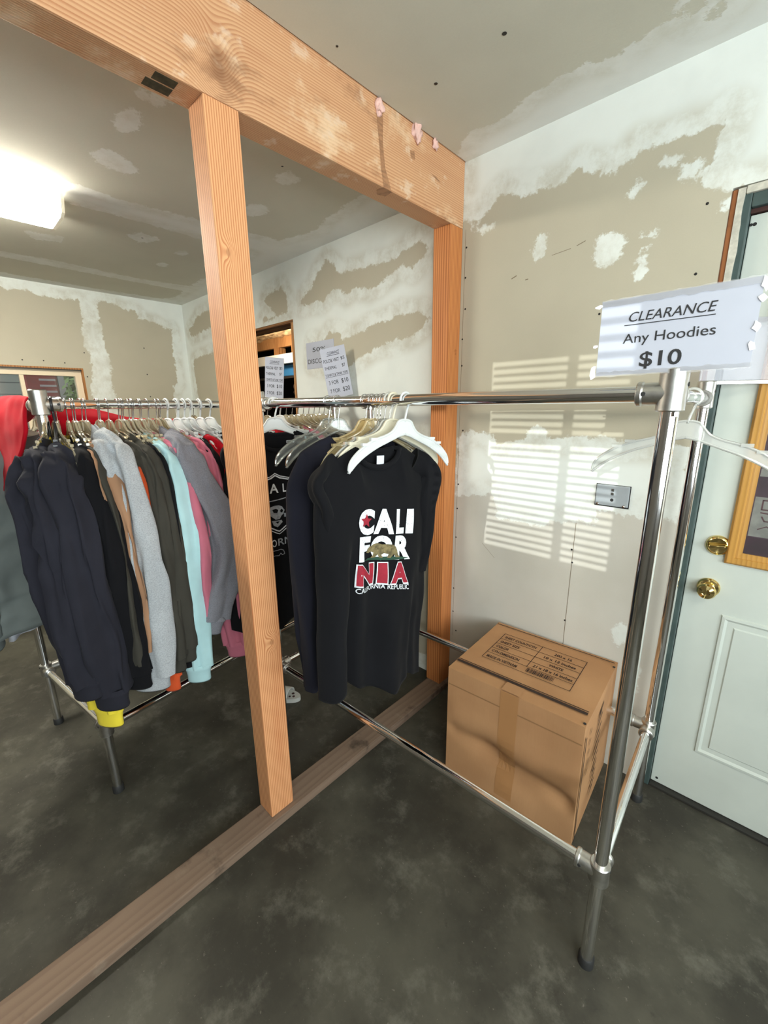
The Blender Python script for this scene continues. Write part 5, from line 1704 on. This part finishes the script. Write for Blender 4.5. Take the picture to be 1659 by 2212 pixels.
# ------------------------------------------------------------------ sandal on the floor behind the post
sd = thing('sandal', 'white patterned slide sandal lying on the dark floor behind the timber post', 'sandal', (-0.600, -0.715, 0.0), (0, 0, 0.50))
out = [(0.11 * math.cos(a) + 0.012 * math.cos(2 * a), (0.043 + 0.008 * math.cos(a)) * math.sin(a)) for a in [2 * PI * i / 40 for i in range(40)]]
bm = bmesh.new()
lo = [bm.verts.new((x, y, 0.001)) for x, y in out]
hi = [bm.verts.new((x, y, 0.024 + 0.008 * max(0, -x / 0.11))) for x, y in out]
for i in range(40): bm.faces.new((lo[i], lo[(i + 1) % 40], hi[(i + 1) % 40], hi[i]))
bm.faces.new(lo[::-1])
bm.faces.new(hi)
obj('sole', bm, plain('white_foam', srgb(200, 200, 194), 0.7), sd, auto=0.7)
vs, fs = [], []
for i in range(13):
    x = -0.01 + 0.075 * i / 12
    for j in range(17):
        a = PI * j / 16
        vs.append((x, 0.050 * math.cos(a), 0.012 + 0.048 * math.sin(a)))
for i in range(12):
    for j in range(16): fs.append((i * 17 + j, i * 17 + j + 1, (i + 1) * 17 + j + 1, (i + 1) * 17 + j))
o = pymesh('strap', vs, fs, plain('white_strap', srgb(214, 214, 208), 0.6), sd)
o.modifiers.new('thickness', 'SOLIDIFY').thickness = 0.004
bm = bmesh.new()
for (x, y, r_) in ((0.075, 0.012, 0.008), (0.088, -0.008, 0.007), (0.068, -0.014, 0.006)):
    cyl(bm, (x, y, 0.0235), (x, y, 0.0252), r_, 9)
obj('printed_pattern', bm, plain('dark_red_pattern', srgb(66, 30, 34), 0.7), sd)


# ------------------------------------------------------------------ small repeated pieces become objects of their own
def explode(o):
    bm = bmesh.new()
    bm.from_mesh(o.data)
    seen, groups = set(), []
    for v in bm.verts:
        if v.index in seen: continue
        stack, g_ = [v], []
        seen.add(v.index)
        while stack:
            q = stack.pop()
            g_.append(q.index)
            for e_ in q.link_edges:
                n_ = e_.other_vert(q)
                if n_.index not in seen:
                    seen.add(n_.index)
                    stack.append(n_)
        groups.append(g_)
    bm.free()
    if len(groups) < 2: return
    src = o.data
    polys = [tuple(p.vertices) for p in src.polygons]
    sm = [p.use_smooth for p in src.polygons]
    base = o.name.split('.')[0]
    for k, g_ in enumerate(groups):
        mp = {v: i for i, v in enumerate(sorted(g_))}
        fs = [(tuple(mp[i] for i in p), s_) for p, s_ in zip(polys, sm) if p[0] in mp]
        me = bpy.data.meshes.new(base)
        me.from_pydata([src.vertices[i].co[:] for i in sorted(g_)], [], [f for f, _ in fs])
        me.update()
        me.polygons.foreach_set('use_smooth', [s_ for _, s_ in fs])
        for m_ in src.materials: me.materials.append(m_)
        c = o.copy()
        c.data = me
        c.name = base
        COL.objects.link(c)
    bpy.data.objects.remove(o)


for o in [o for o in S.objects if o.type == 'MESH' and o.name.split('.')[0] in ('screw', 'set_screw', 'tape_scrap', 'tape', 'clip', 'muntin', 'grade_stamp', 'corner_tear', 'printed_pattern', 'bear_print', 'bear_shading', 'grille', 'water_stain', 'flap_edge', 'tape_strip')]:
    explode(o)
